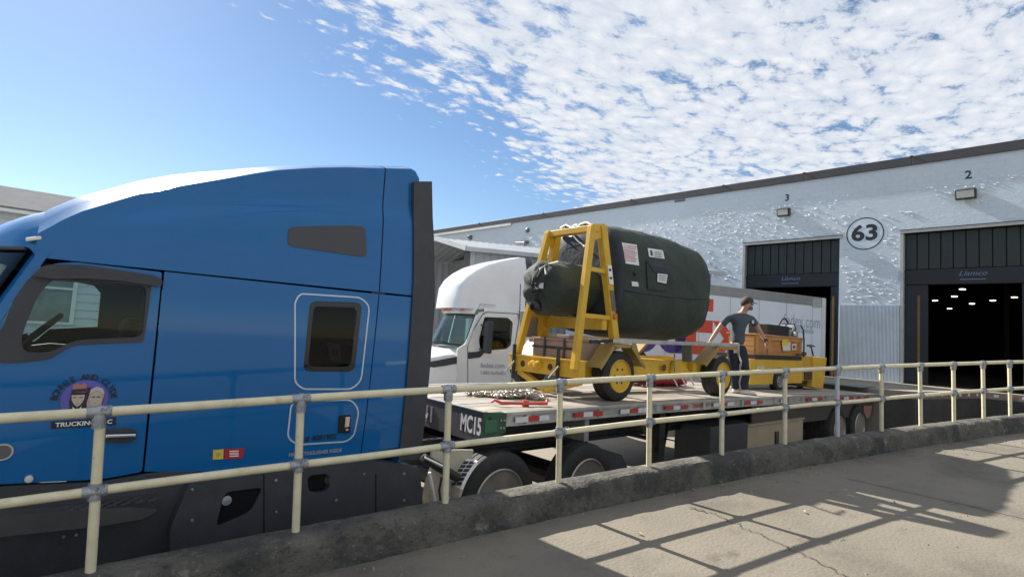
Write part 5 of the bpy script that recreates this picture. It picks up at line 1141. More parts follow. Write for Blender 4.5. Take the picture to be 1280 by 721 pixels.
# ------------------------------------------------------------------ white courier truck behind
FD = Vector((-.958, .285, 0)).normalized()
FP = Plane((9.45, 10.1), FD)
def fz(px, py, v=0): return FP.uz(px, py, v)
def white_tractor():
    T = thing('day_cab_truck', 'white day cab courier truck facing left behind the covered engine', 'truck', FP.w(1, 1.15, 0))
    W = 2.3
    F3 = lambda off=0: (lambda a, b, d: FP.w(a, d-off, b))
    def sp(nm, px, m, par=T, off=0, th=.04, r=.04, holes=(), bevel=.006):
        return panel(nm, rpoly([fz(*p) for p in px], r) if r else [fz(*p) for p in px], [rpoly([fz(*p) for p in h], .04) for h in holes], F3(off), th, m, par, bevel)
    dw = [(607, 397.5), (634, 398.5), (639.5, 404), (637, 430), (632, 434.5), (602, 437), (600, 425)]
    sp('cab_side', [(598, 391), (612, 387), (676, 389), (676, 492), (571, 492), (571.5, 436), (581, 430)], WHITEP, r=.03, holes=[dw])
    dr = sp('door_outline', [(603, 391.5), (608, 389.3), (648, 391.5), (650, 396), (643, 440), (640, 488), (584, 488), (584, 432), (590, 415)], mat('grey_seam_rubber', (.16, .17, .19), .6), off=.002, th=.01, r=.03, holes=[[(604, 392.8), (609, 390.7), (647, 392.7), (648.5, 396), (641.5, 440), (638.5, 487), (585.2, 487), (585.2, 432), (591, 415)]])  # thin grey strip along the door seam
    sp('window_frame', [(605.5, 396), (635, 397), (641, 403), (638.5, 431), (633, 436), (600.5, 438.5), (598.5, 425)], BLACKS, off=.006, th=.03, r=.05, holes=[dw])
    sp('window_pane', dw, GLASSD, off=-.02, th=.004, r=.04, bevel=0)
    # mirror
    a = fz(604, 420); MB().obox(FP.w(fz(607, 421)[0]+.06, -.32, fz(607, 421)[1]), FP.d*.06+FP.n*.0, FP.n*.16, Vector((0, 0, .38))).build('mirror', BLACKP, T, bevel=.03)
    MB().obox(FP.w(fz(607, 421)[0]+.06, -.32, fz(607, 407)[1]+.03), FP.d*.065, FP.n*.15, Vector((0, 0, .03))).build('mirror_cap', GREYP, T, bevel=.02)
    for zz in (.28, -.3): MB().tube([FP.w(fz(607, 421)[0]+.06, -.2, fz(607, 421)[1]+zz), FP.w(fz(600, 421)[0], .03, fz(607, 421)[1]+zz)], .022, 6).build('mirror_arm', BLACKP, T)
    sp('black_cowl_stripe', [(585, 440), (596, 439.5), (607, 435.5), (608, 438), (600, 446.5), (585, 448.5)], BLACKP, off=.012, th=.02, r=.02)
    # windscreen, roof cap, brow
    pr, pb = [FP.w(*(lambda q: (q[0], .06, q[1]))(fz(*p, .06))) for p in ((595, 394), (581, 431.5))]
    def across(p, bulge, n=14, w=W-.12): return [p+FP.n*(w*j/n)+FP.d*(bulge*math.sin(math.pi*j/n)**.8) for j in range(n+1)]
    MB().loft([across(pr.lerp(pb, i/6), .40+.1*i/6) for i in range(7)], closed=False).build('windscreen', GLASST, T, smooth=60)
    MB().tube([p+FP.d*.01 for p in across(pr, .41)], .025, 6).tube([p+FP.d*.01 for p in across(pb, .51)], .025, 6).tube([pr, pb], .035, 6).build('windscreen_rubber', BLACKS, T, smooth=60)
    MB().tube([pr+FP.n*-.04-FP.d*.02, pb+FP.n*-.04-FP.d*.02], .045, 8).build('pillar', WHITEP, T, smooth=60)
    top = FP.w(fz(597, 384, .08)[0], .08, fz(597, 379, .08)[1])
    MB().loft([across(pr+Vector((0, 0, .02)), .42), across(pr+Vector((0, 0, .06))+FP.d*.04, .44), across(top+FP.d*-.05, .36), across(top-FP.d*.5, .2)], closed=False).build('roof_brow', WHITEP, T, smooth=50)
    MB().loft([[FP.w(u, v, z) for v, z in ((.0, 2.62), (.03, 2.72), (.12, 2.80), (W/2, 2.84), (W-.12, 2.80), (W-.03, 2.72), (W, 2.62))] for u in (fz(606, 388)[0], fz(640, 388)[0], fz(678, 388)[0])], closed=False).build('cab_roof', WHITEP, T, smooth=50)
    ORL = mat('orange_marker_lens', (.85, .25, .10), .3, 0, .1, 20)
    mid = [a.lerp(b_, .5) for a, b_ in zip(across(pr+Vector((0, 0, .06))+FP.d*.06, .44, 40), across(top+FP.d*-.03, .38, 40))]
    for k in (6, 15, 20, 25, 34):
        c = mid[k]; MB().obox(c+FP.d*.02, FP.n*.05, FP.d*.02, Vector((0, 0, .085))+FP.d*-.04+FP.n*-.05).build('marker_lamp', ORL, T, bevel=.01)
    # hood
    ub = fz(577, 434)[0]; hd = []
    for du, zt, ins, sid in ((-.05, 1.78, .02, 1.4), (.35, 1.72, .04, 1.36), (.9, 1.60, .10, 1.25), (1.3, 1.42, .2, 1.1), (1.42, 1.1, .26, .95)):
        hd.append([FP.w(ub+du, v, z) for v, z in ((ins, .55), (ins, sid), (ins+.06, zt-.13), (ins+.3, zt), (W/2, zt+.05), (W-ins-.3, zt), (W-ins-.06, zt-.13), (W-ins, sid), (W-ins, .55))])
    MB().loft(hd, closed=False).build('hood', WHITEP, T, smooth=40)
    b = MB(); s0 = [FP.w(ub+du, ins-.012, z) for du, z, ins in ((0, 1.60, .02), (.42, 1.50, .045), (1.25, 1.30, .19))]; s1 = [FP.w(ub+du, ins-.012, z) for du, z, ins in ((0, 1.43, .02), (.42, 1.34, .045), (1.25, 1.17, .19))]
    b.loft([s0, s1], closed=False); b.build('hood_stripe', BLACKP, T)
    wpr = pb.lerp(pr, .04)+FP.d*.12
    MB().tube([pb+FP.n*.3+FP.d*.20, pb+FP.n*.9+FP.d*.52+Vector((0, 0, .08))], .014, 6).tube([pb+FP.n*.9+FP.d*.5, pb+FP.n*1.6+FP.d*.52+Vector((0, 0, .06))], .014, 6).build('wiper', BLACKS, T)
    # interior
    MB().loft([[FP.w(u, v, z) for u, z in ((fz(640, 400)[0], 1.0), (fz(640, 400)[0], 2.7))] for v in (.1, W-.1)], closed=False).build('rear_lining', DARKI, T)
    MB().obox(FP.w(ub-.25, W/2, 1.62), FP.d*.30, FP.n*(W/2-.1), Vector((0, 0, .1))).build('dashboard', mat('pale_teal_dash', (.20, .26, .25), .7), T, bevel=.04)
    for v in (.35, 1.45): MB().obox(FP.w(fz(628, 420)[0], v+.2, 1.65), FP.d*.08, FP.n*.24, Vector((0, 0, .45))).build('seat', DARKI, T, bevel=.05)
    pan = FP.w(fz(620, 420)[0], W, 0)
    panel('far_side', [(fz(598, 391)[0], 1.72), (fz(606, 391)[0], 2.62), (fz(676, 391)[0], 2.62), (fz(676, 391)[0], .6), (fz(571, 391)[0], .6), (fz(577, 391)[0], 1.7)], [[(fz(p[0], p[1])[0], fz(p[0], p[1])[1]) for p in dw]], lambda a_, b_, d: FP.w(a_, W+d, b_), .04, WHITEP, T)
    # roof fairing: stacked plan outlines
    cr = [fz(*p, .12) for p in ((585, 377), (588, 358), (595, 347), (605, 338.5), (618, 331.5), (634, 326), (655, 321))]
    ur = fz(659, 340, .12)[0]; rings = []
    zs = [2.74]+[c[1] for c in cr]+[cr[-1][1]+.045]
    us = [cr[0][0]+.01]+[c[0] for c in cr]+[cr[-1][0]-.35]
    for i, (z, u) in enumerate(zip(zs, us)):
        ins = .12+.05*max(0, i-5)+(.25 if i == len(zs)-1 else 0)+.06*(z-2.7)/1.3; w0, w1 = ins, W-ins; L_ = max(u-ur, .05); nose = min(.42, .22+.25*L_)*(1 if i < len(zs)-1 else .4); ring = [FP.w(ur, w0, z), FP.w(ur+L_*.5, w0, z)]
        for j in range(17):
            t = j/16; a = math.pi*t; ring.append(FP.w(u-.04+(nose)*math.sin(a)**.75, w0+(w1-w0)*(1-math.cos(a))/2, z))
        ring += [FP.w(ur+L_*.5, w1, z), FP.w(ur, w1, z)]; rings.append(ring)
    MB().loft(rings).build('roof_fairing', WHITEP, T, smooth=38)
    zt = cr[-1][1]; MB().loft([[FP.w(u, v, z) for v, z in ((.16, 2.74), (.2, zt-.12), (.3, zt-.02), (W-.3, zt-.02), (W-.2, zt-.12), (W-.16, 2.74))] for u in (ur-.005, ur-.16)]).build('fairing_rear', BLACKP, T, smooth=40)
    # prints
    PG = mat('grey_blue_print', (.33, .35, .42), .5)
    def tx(nm, s, px, py, size, m=PG, ws=.9):
        u, z = fz(px, py); lettering(nm, s, lambda x, y: FP.w(u-x, -.008, z+y), m, T, size, .012, 0, ws)
    tx('door_lettering', 'fedex.com', 616, 457, .17); tx('door_phone', '1.800.GoFedEx', 616, 466, .12)
    # antenna, exhaust, chassis and wheels
    MB().tube([FP.w(fz(649.5, 386)[0], -.03, 2.62), FP.w(fz(649.5, 355)[0], -.05, fz(649.5, 355)[1])], .012, 6).build('antenna', BLACKS, T)
    MB().rev(FP.w(fz(649.5, 386)[0], -.03, 2.58), (0, 0, 1), [(0, .03), (.08, .02)], 8).build('antenna_base', BLACKP, T)
    MB().obox(FP.w(fz(690, 480)[0]-.9, W/2, .8), FP.d*2.2, FP.n*.5, Vector((0, 0, .14))).build('chassis_frame', STEELD, T)
    for u in (ub+.7, fz(690, 480)[0]-1.6):
        for v in (.1, W-.35): MB().rev(FP.w(u, v, .5), FP.n, [(0, .3), (0, .48), (.03, .5), (.25, .5), (.28, .48), (.28, .3)], 28).build('wheel', RUBBER, T, smooth=40)
white_tractor()
def white_trailer():
    zt = 4.0; a = P(888.4, 355.6, 2, zt); b = P(1031, 372.5, 2, zt); d = (b-a).normalized()
    PLN = Plane((b.x, b.y), d)
    T = thing('box_trailer', 'white box trailer with big orange and purple lettering parked behind the cart', 'trailer', PLN.w(-4.2, 1.2, 0))
    L = 8.4; W = 2.55; z0 = 1.12
    TW = mat('white_trailer_panel', (.68, .75, .84), .45, 0, .04, 1.5, spots=[((.5, .53, .57), 2.5, .6, .8, None, .4)])
    GR = mat('grey_trailer_rail', (.30, .31, .32), .45, .4, .12, 4)
    bx = MB(); bx.loft([[PLN.w(u, v, z) for v, z in ((.0, z0+.12), (.0, zt-.30), (W, zt-.30), (W, z0+.12))] for u in (-L, -.06)]); bx.build('box_body', TW, T)
    for k in range(7):
        u = -L+.6+k*1.2; MB().loft([[PLN.w(u+q, -.006, z) for q in (0, .012)] for z in (z0+.14, zt-.3)], closed=False).build('panel_joint', GR, T)
    MB().loft([[PLN.w(u, v, z) for v, z in ((-.02, zt-.30), (-.02, zt), (W+.02, zt), (W+.02, zt-.30))] for u in (-L, 0)]).build('top_rail', GR, T, bevel=.015)
    MB().loft([[PLN.w(u, v, z) for v, z in ((-.012, z0), (-.012, z0+.13), (W, z0+.13), (W, z0))] for u in (-L, 0)]).build('bottom_rail', mat('pale_rail_paint', (.62, .62, .6), .5), T)
    MB().loft([[PLN.w(u, v, z) for v, z in ((-.03, z0), (-.03, zt-.01), (.1, zt-.01), (.1, z0))] for u in (-.16, .02)]).build('rear_post', mat('pale_post_paint', (.60, .62, .63), .5), T)
    MB().loft([[PLN.w(u, v, z) for v, z in ((.1, z0), (.1, zt-.01), (W, zt-.01), (W, z0))] for u in (-.06, -.0)]).build('rear_door', TW, T)
    MB().loft([[PLN.w(u, v, z) for v, z in ((-.026, zt-.33), (-.026, zt-.05), (.0, zt-.05), (.0, zt-.33))] for u in (-.62, -.2)]).build('corner_plate', mat('pale_corner_plate', (.44, .46, .46), .45, .3), T)
    OR = mat('orange_red_decal', (.62, .075, .035), .5, 0, .06, 3); PU = mat('purple_decal', (.075, .045, .26), .5, 0, .06, 3); PG = mat('blue_grey_print', (.37, .42, .51), .5)
    def uz(px, py): return PLN.uz(px, py, -.006)
    def flat(nm, pts, m):
        b = MB(); b.add([PLN.w(u, -.006, z) for u, z in pts], [tuple(range(len(pts)))]); return b.build(nm, m, T)
    zb, ztp = uz(880, 443)[1], uz(892, 374)[1]; H = ztp-zb; ue1 = uz(892, 374)[0]; wE = H*.60; t = H*.225
    E0 = ue1-wE; zm = zb+(H-t)/2
    flat('letter_e', [(E0, zb), (ue1, zb), (ue1, zb+t), (E0+t, zb+t), (E0+t, zm), (ue1, zm), (ue1, zm+t), (E0+t, zm+t), (E0+t, ztp-t), (ue1, ztp-t), (ue1, ztp), (E0, ztp)], OR)
    zx = zm+t; wx = H*.80; u0 = ue1
    # lower case x with its left notch, meeting the arms of the E
    cxm = (zb+zx)/2
    flat('letter_x', [(u0, zx), (u0+wx*.30, zx), (u0+wx*.5, cxm+H*.14), (u0+wx*.70, zx), (u0+wx, zx), (u0+wx*.66, cxm), (u0+wx, zb), (u0+wx*.70, zb), (u0+wx*.5, cxm-H*.14), (u0+wx*.30, zb), (u0, zb), (u0+wx*.34, cxm)], OR)
    # d with its stem just left of the E, then e and F further left
    def annulus(nm, cu, cz, ro, ri):
        n = 36; b = MB(); b.add([PLN.w(cu+r_*math.cos(2*math.pi*i/n), -.006, cz+r_*math.sin(2*math.pi*i/n)) for i in range(n) for r_ in (ro, ri)], [(2*i, 2*i+1, (2*i+3) % (2*n), (2*i+2) % (2*n)) for i in range(n)]); return b.build(nm, PU, T)
    rd = (zx-zb)/2; us = E0-.03
    flat('letter_d_stem', [(us-t, zb), (us, zb), (us, ztp), (us-t, ztp)], PU); annulus('letter_d_bowl', us-rd*.95, zb+rd, rd*1.02, rd*.42)
    ce = us-rd*2.9; annulus('letter_e_bowl', ce, zb+rd, rd*1.02, rd*.48); flat('letter_e_bar', [(ce-rd*.8, zb+rd*.86), (ce+rd*.95, zb+rd*.86), (ce+rd*.95, zb+rd*1.15), (ce-rd*.8, zb+rd*1.15)], PU)
    uf = ce-rd*2.6; flat('letter_f', [(uf, zb), (uf+t, zb), (uf+t, zm), (uf+t*2.2, zm), (uf+t*2.2, zm+t), (uf+t, zm+t), (uf+t, ztp-t), (uf+t*2.6, ztp-t), (uf+t*2.6, ztp), (uf, ztp)], PU)
    def tx(nm, s, px, py, size, ws):
        u, z = uz(px, py); lettering(nm, s, lambda x, y: PLN.w(u+x, -.008, z+y), PG, T, size, .004, 0, ws)
    tx('web_lettering', 'fedex.com', 1003, 402, .56, .74); tx('phone_lettering', '1.800.GoFedEx', 1004, 413, .26, .62)
    MB().loft([[PLN.w(u, v, z) for v, z in ((.3, .85), (.3, z0), (W-.3, z0), (W-.3, .85))] for u in (-L+.3, -.1)]).build('under_frame', STEELD, T)
    for v in (.05, W-.3): MB().rev(PLN.w(-1.4, v, .5), PLN.n, [(0, .3), (0, .48), (.03, .5), (.25, .5), (.25, .3)], 28).build('wheel', RUBBER, T, smooth=40)
    for v in (.4, W-.5): MB().obox(PLN.w(-L+1.8, v, .5), PLN.d*.06, PLN.n*.06, Vector((0, 0, .45))).build('landing_leg', STEELD, T)
white_trailer()
# ------------------------------------------------------------------ warehouse
FLZ = 1.364
def wall_material():
    m = mat('white_painted_block', (.56, .635, .71), .8, 0, .05, .5, spots=[((.47, .54, .61), .35, .5, .8, None, .5)], streak=[((.42, .40, .38), 1.3, .62, .8, (2, 2, .12), .35)])
    t = m.node_tree; b = t.nodes['Principled BSDF']; L = t.links.new
    tc = N(t, 'ShaderNodeTexCoord'); sep = N(t, 'ShaderNodeSeparateXYZ'); L(tc.outputs['Object'], sep.inputs[0])
    cb = N(t, 'ShaderNodeCombineXYZ'); L(sep.outputs['Y'], cb.inputs[0]); L(sep.outputs['Z'], cb.inputs[1])
    br = N(t, 'ShaderNodeTexBrick'); br.offset = .5; L(cb.outputs[0], br.inputs['Vector'])
    for k, v in (('Scale', 1.0), ('Mortar Size', .006), ('Mortar Smooth', .3), ('Brick Width', .40), ('Row Height', .20), ('Bias', 0.0)): br.inputs[k].default_value = v
    br.inputs['Color1'].default_value = (.0, .0, .0, 1); br.inputs['Color2'].default_value = (1, 1, 1, 1); br.inputs['Mortar'].default_value = (0, 0, 0, 1)
    # lumps of mortar and paint: rough patches, thrown into relief by raking light
    cm = N(t, 'ShaderNodeMapping'); cm.inputs['Scale'].default_value = (3.6, 6.5, 1); cm.inputs['Rotation'].default_value = (0, 0, .25); L(cb.outputs[0], cm.inputs[0])
    n1 = N(t, 'ShaderNodeTexNoise', i_Scale=1.0, i_Detail=5.0, i_Roughness=.62); L(cm.outputs[0], n1.inputs['Vector'])
    n2 = N(t, 'ShaderNodeTexNoise', i_Scale=.33, i_Detail=3.0); L(cb.outputs[0], n2.inputs['Vector'])
    p = N(t, 'ShaderNodeMapRange', interpolation_type='SMOOTHSTEP'); L(n2.outputs['Fac'], p.inputs[0]); p.inputs[1].default_value = .36; p.inputs[2].default_value = .54
    q = N(t, 'ShaderNodeMapRange', interpolation_type='SMOOTHSTEP'); L(n1.outputs['Fac'], q.inputs[0]); q.inputs[1].default_value = .52; q.inputs[2].default_value = .60
    mu = N(t, 'ShaderNodeMath', operation='MULTIPLY'); L(p.outputs[0], mu.inputs[0]); L(q.outputs[0], mu.inputs[1])
    mk = N(t, 'ShaderNodeMath', operation='MULTIPLY'); L(mu.outputs[0], mk.inputs[0]); mk.inputs[1].default_value = .22; mu = mk
    fn = N(t, 'ShaderNodeTexNoise', i_Scale=14.0, i_Detail=4.0); L(cb.outputs[0], fn.inputs['Vector'])
    ad = N(t, 'ShaderNodeMath', operation='MULTIPLY_ADD'); L(fn.outputs['Fac'], ad.inputs[0]); ad.inputs[1].default_value = .05; L(mu.outputs[0], ad.inputs[2])
    mo = N(t, 'ShaderNodeMath', operation='MULTIPLY_ADD'); L(br.outputs['Fac'], mo.inputs[0]); mo.inputs[1].default_value = -.45; L(ad.outputs[0], mo.inputs[2])
    bp = N(t, 'ShaderNodeBump', i_Strength=.6, i_Distance=.02); L(mo.outputs[0], bp.inputs['Height']); L(bp.outputs[0], b.inputs['Normal'])
    return m
def warehouse():
    p0 = P(1129, 479, 2, FLZ); dB = Vector((-math.sin(R(1.67)), math.cos(R(1.67)), 0)); W = Plane((p0.x, p0.y), dB)
    T = thing('warehouse', 'long white painted block warehouse with open loading doors and the number 63', 'building', W.w(6, 4, 0))
    WM = wall_material()
    uz = lambda px, py, v=0: W.uz(px, py, v)
    F3 = lambda off=0: (lambda a, b, d: W.w(a, d-off, b))
    d2l, d2t = uz(1129.7, 293); d3l, d3t = uz(932, 306); d3r = uz(1049.6, 298)[0]
    dw = d3l-d3r; d2r = d2l-dw*1.02; dt = (d2t+d3t)/2
    uA, zA = uz(1279, 186); uB, zB = uz(547, 292)
    zt = lambda u: zA+(zB-zA)*(u-uA)/(uB-uA)
    U0, U1 = -16, 70
    H2 = [(d2r, FLZ), (d2l, FLZ), (d2l, dt), (d2r, dt)]; H3 = [(d3r, FLZ), (d3l, FLZ), (d3l, dt), (d3r, dt)]
    d1l = d2r-2.1; H1 = [(d1l-dw, FLZ), (d1l, FLZ), (d1l, dt), (d1l-dw, dt)]
    panel('wall', [(U0, -.2), (U1, -.2), (U1, zt(U1)), (U0, zt(U0))], [H2, H3, H1], F3(), .3, WM, T)
    COP = mat('dark_brown_coping', (.075, .07, .075), .5, .3, .15, 3)
    seams = [U0]+sorted(uz(px, py)[0] for px, py in ((1140, 203), (1006, 222), (905, 237), (790, 254), (680, 270), (600, 282)))+[U1]
    for a, b in zip(seams, seams[1:]):
        MB().loft([[W.w(u, v, zt(u)+z) for v, z in ((-.07, -.02), (-.07, .27), (.34, .27), (.34, -.02))] for u in (a+.006, b-.006)]).build('coping', COP, T, bevel=.008)
        MB().loft([[W.w(u, v, zt(u)+z) for v, z in ((-.09, .255), (-.09, .285), (.36, .285), (.36, .255))] for u in (b-.04, b+.04)]).build('coping_joint', COP, T)
    MB().loft([[W.w(u, v, zt(u)+z) for v, z in ((-.13, -.16), (-.13, -.03), (-.07, -.03), (-.07, -.16))] for u in (uz(640, 279)[0], U1)]).build('gutter', mat('white_gutter', (.75, .76, .76), .5), T)
    # roof and outer walls of the block
    MB().loft([[W.w(u, v, zt(u)-.05+z) for v, z in ((.3, 0), (.3, .06), (40, .06), (40, 0))] for u in (U0, U1)]).build('roof', COP, T)
    for u in (U0, U1-.3): MB().loft([[W.w(u+k, v, z) for v, z in ((.31, -.2), (.31, zt(u)-.06), (40, zt(u)-.06), (40, -.2))] for k in (0, .3)]).build('side_wall', WM, T)
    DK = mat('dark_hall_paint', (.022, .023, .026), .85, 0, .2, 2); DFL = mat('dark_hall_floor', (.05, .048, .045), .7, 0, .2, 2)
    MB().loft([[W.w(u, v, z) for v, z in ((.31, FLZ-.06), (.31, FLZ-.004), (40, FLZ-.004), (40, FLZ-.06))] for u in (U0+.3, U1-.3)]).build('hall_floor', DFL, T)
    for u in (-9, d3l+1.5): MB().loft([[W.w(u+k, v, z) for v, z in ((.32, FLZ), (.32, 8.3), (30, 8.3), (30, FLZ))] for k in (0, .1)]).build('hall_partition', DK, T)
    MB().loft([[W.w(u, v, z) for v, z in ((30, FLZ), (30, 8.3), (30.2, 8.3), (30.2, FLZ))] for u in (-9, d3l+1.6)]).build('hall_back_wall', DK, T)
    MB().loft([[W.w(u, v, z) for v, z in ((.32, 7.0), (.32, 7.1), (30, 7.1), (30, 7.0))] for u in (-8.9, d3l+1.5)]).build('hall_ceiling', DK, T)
    FRM = mat('pale_door_frame', (.42, .42, .41), .6, 0, .15, 4); PAD = mat('black_green_door_pad', (.020, .027, .028), .55, 0, .14, 3); PADH = mat('blue_black_header_pad', (.012, .014, .020), .55, 0, .14, 3); GUIDE = mat('rusty_yellow_guide', (.16, .095, .03), .7, 0, .3, 9)
    for k, (l, r_) in enumerate(((d3l, d3r), (d2l, d2r), (d1l, d1l-dw))):
        D = MB().loft([[W.w(u, v, z) for v, z in ((-.05, dt+.0), (-.05, dt+.09), (.28, dt+.09), (.28, dt+.0))] for u in (r_-.09, l+.09)]).build('door_frame', FRM, T)
        MB().loft([[W.w(u, v, z) for v, z in ((-.055, dt+.09), (-.055, dt+.115), (.0, dt+.115), (.0, dt+.09))] for u in (r_-.1, l+.1)]).build('drip_edge', mat('dark_drip_edge', (.05, .05, .05), .6), D)
        MB().loft([[W.w(u, v, z) for v, z in ((-.045, FLZ), (-.045, dt-.002), (.28, dt-.002), (.28, FLZ))] for u in (l+.0, l+.09)]).build('frame_jamb', FRM, D)
        if k != 0: MB().loft([[W.w(u, v, z) for v, z in ((-.045, FLZ), (-.045, dt-.002), (.28, dt-.002), (.28, FLZ))] for u in (r_-.09, r_)]).build('frame_jamb', FRM, D)
        zb = dt-1.18; n = 11; v0 = .14; zh = zb-.50; jw = .62 if k else .30
        for i in range(n):
            a = l-.02-(l-r_-.04)*i/n; b = l-.02-(l-r_-.04)*(i+1)/n
            MB().loft([[W.w(u, v, z) for v, z in ((v0, zb), (v0, dt-.01), (v0+.08, dt-.01), (v0+.08, zb))] for u in (a-.012, b+.012)]).build('board', PAD, T, bevel=.012)
        MB().loft([[W.w(u, v, z) for v, z in ((v0+.09, zh), (v0+.09, dt), (v0+.12, dt), (v0+.12, zh))] for u in (l, r_)]).build('board_backing', PADH, T)
        MB().loft([[W.w(u, v, z) for v, z in ((v0-.03, zh), (v0-.03, zb-.015), (v0+.085, zb-.015), (v0+.085, zh))] for u in (l-.01, r_+.01)]).build('header_pad', PADH, T, bevel=.02)
        for a, b in ((l-.01, l-jw), (r_+jw, r_+.01)): MB().loft([[W.w(u, v, z) for v, z in ((v0-.03, FLZ), (v0-.03, zh-.012), (v0+.12, zh-.012), (v0+.12, FLZ))] for u in (a, b)]).build('side_pad', PADH, T, bevel=.02)
        for a in ((l-jw*.62, r_+jw*.7)):
            MB().loft([[W.w(u, v, z) for v, z in ((v0-.045, FLZ), (v0-.045, zh-.35), (v0-.031, zh-.35), (v0-.031, FLZ))] for u in (a-.035, a+.035)]).build('guide_strip', GUIDE, T)
        # maker's script and a line under it
        um = (l+r_)/2+.0; zm = zb-.23
        SCR = mat('pale_blue_script', (.15, .20, .33), .5)
        lettering('script_lettering', 'Llamco', lambda x, y: W.w(um-x, v0-.034, zm+.05+y), SCR, T, .21, .0, .35, 1.1)
        MB().loft([[W.w(um+q, v0-.034, zm-.13+z) for q in (-.30, .30)] for z in (-.012, .012)], closed=False).build('script_underline', SCR, T)
    # number in a ring, door numbers
    BK = mat('blue_black_wall_paint', (.012, .015, .028), .6); BN = mat('dark_blue_wall_paint', (.015, .025, .09), .6)
    uc, zc = uz(1081, 292); rr = .56; n = 48
    b = MB(); b.add([W.w(uc+r_*math.cos(2*math.pi*i/n), -.006, zc+r_*math.sin(2*math.pi*i/n)) for i in range(n) for r_ in (rr, rr-.035)], [(2*i, 2*i+1, (2*i+3) % (2*n), (2*i+2) % (2*n)) for i in range(n)]); rg = b.build('number_ring', BK, T)
    b = MB(); b.add([W.w(uc+(rr-.035)*math.cos(2*math.pi*i/n), -.004, zc+(rr-.035)*math.sin(2*math.pi*i/n)) for i in range(n)], [tuple(range(n))]); b.build('number_disc', mat('smooth_white_paint', (.57, .645, .72), .7), T)
    lettering('number_63', '63', lambda x, y: W.w(uc-x, -.009, zc+y), BK, T, .74, .03, 0, 1.12)
    for s, px, py in (('3', 984, 247.5), ('2', 1210.5, 219)):
        u, z = uz(px, py); lettering('door_number', s, lambda x, y: W.w(u-x, -.009, z+y), BN, T, .36, .018)
    # ribbed panel between the doors
    RIB = mat('white_ribbed_steel', (.54, .61, .69), .5, 0, .1, 2); b = MB(); zr = uz(1090, 381)[1]
    k = 46
    for i in range(k):
        u = d3r-.03-(d3r-d2l-.13)*(i+.5)/k; b.loft([[W.w(u+q, v, z) for q, v in ((-.013, -.012), (-.011, -.05), (.011, -.05), (.013, -.012))] for z in (FLZ, zr)], closed=False)
    o = b.build('ribbed_panel', RIB, T); o['kind'] = 'stuff'
    MB().loft([[W.w(u, v, z) for v, z in ((-.012, FLZ), (-.012, zr), (-.004, zr), (-.004, FLZ))] for u in (d3r-.03, d2l+.1)]).build('rib_gap_sheet', mat('painted_gap_shade', (.38, .45, .53), .6, 0, .1, 2), T)  # darker sheet behind the ribs, shade of the gaps painted as colour
    # lumps of mortar squeezed out of the block joints, one joined part
    rnd = random.Random(11); b = MB(); holes = (H2, H3, H1)
    for row in range(int((zt(0)-FLZ)/.2)+1):
        z0 = FLZ+row*.2
        for col in range(int((34+6)/.12)):
            u = -6+col*.12+rnd.uniform(-.09, .09); z = z0+rnd.uniform(-.07, .07)
            m_ = noise.noise((u*.42, z*.8, 4.2))+.55*noise.noise((u*1.3, z*2.1, 9.1))
            if z > zt(u)-.75+.3*noise.noise((u, 1, 1)): continue
            if m_ < -.22 or rnd.random() > .50+.5*m_: continue
            if any(h[0][0]-.12 < u < h[1][0]+.12 and z < dt+.2 for h in holes) or (d3r-.02 > u > d2l and z < zr+.05): continue
            if (u-uc)**2+(z-zc)**2 < .42: continue
            for q in range(rnd.choice((1, 2, 2))):
                uu, zz = u+rnd.uniform(-.1, .1), z+rnd.uniform(-.05, .05); l, h, pr = rnd.uniform(.015, .065)*rnd.uniform(.6, 1.25), rnd.uniform(.012, .05), rnd.uniform(.008, .026); sk = rnd.uniform(.0, .09)
                k0 = len(b.v); b.v += [W.w(uu-l+sk*-.3, -.002, zz-h), W.w(uu+l-sk*.2, -.002, zz-h*.6), W.w(uu+l*.9+sk, -.002, zz+h), W.w(uu-l*.8+sk, -.002, zz+h*.8), W.w(uu-l*.3, -pr, zz-.2*h), W.w(uu+l*.45+sk*.5, -pr*.8, zz+.3*h)]
                b.f += [(k0, k0+1, k0+4), (k0+1, k0+5, k0+4), (k0+1, k0+2, k0+5), (k0+2, k0+3, k0+5), (k0+3, k0+4, k0+5), (k0+3, k0, k0+4)]
    o = b.build('mortar_lumps', mat('white_painted_mortar', (.66, .70, .74), .8, 0, .06, 3), T); o['kind'] = 'stuff'
    # small pipe fitting high on the wall
    u, z = uz(660, 303); PIP = mat('grey_pipe', (.16, .16, .17), .5, .5)
    MB().tube([W.w(u, -.02, z), W.w(u, -.22, z), W.w(u, -.22, z-.2)], .10, 8).rev(W.w(uz(660, 288)[0], 0, uz(660, 288)[1]), -W.n, [(0, .14), (.1, .14), (.14, .05)], 12).tube([W.w(u+.1, -.1, z-.02), W.w(u+.9, -.1, z+.05)], .05, 6).build('vent_pipe', PIP, T, smooth=50)
    u, z = uz(589, 297); MB().rev(W.w(u, 0, z), -W.n, [(0, .16), (.2, .12), (.3, .03)], 10).build('vent_cap', PIP, T)
    u, z = uz(850, 251); MB().loft([[W.w(u+q, v, z+k_) for v, k_ in ((-.04, -.04), (-.04, .04), (0, .04), (0, -.04))] for q in (-.25, .25)]).build('wall_bracket', PIP, T)
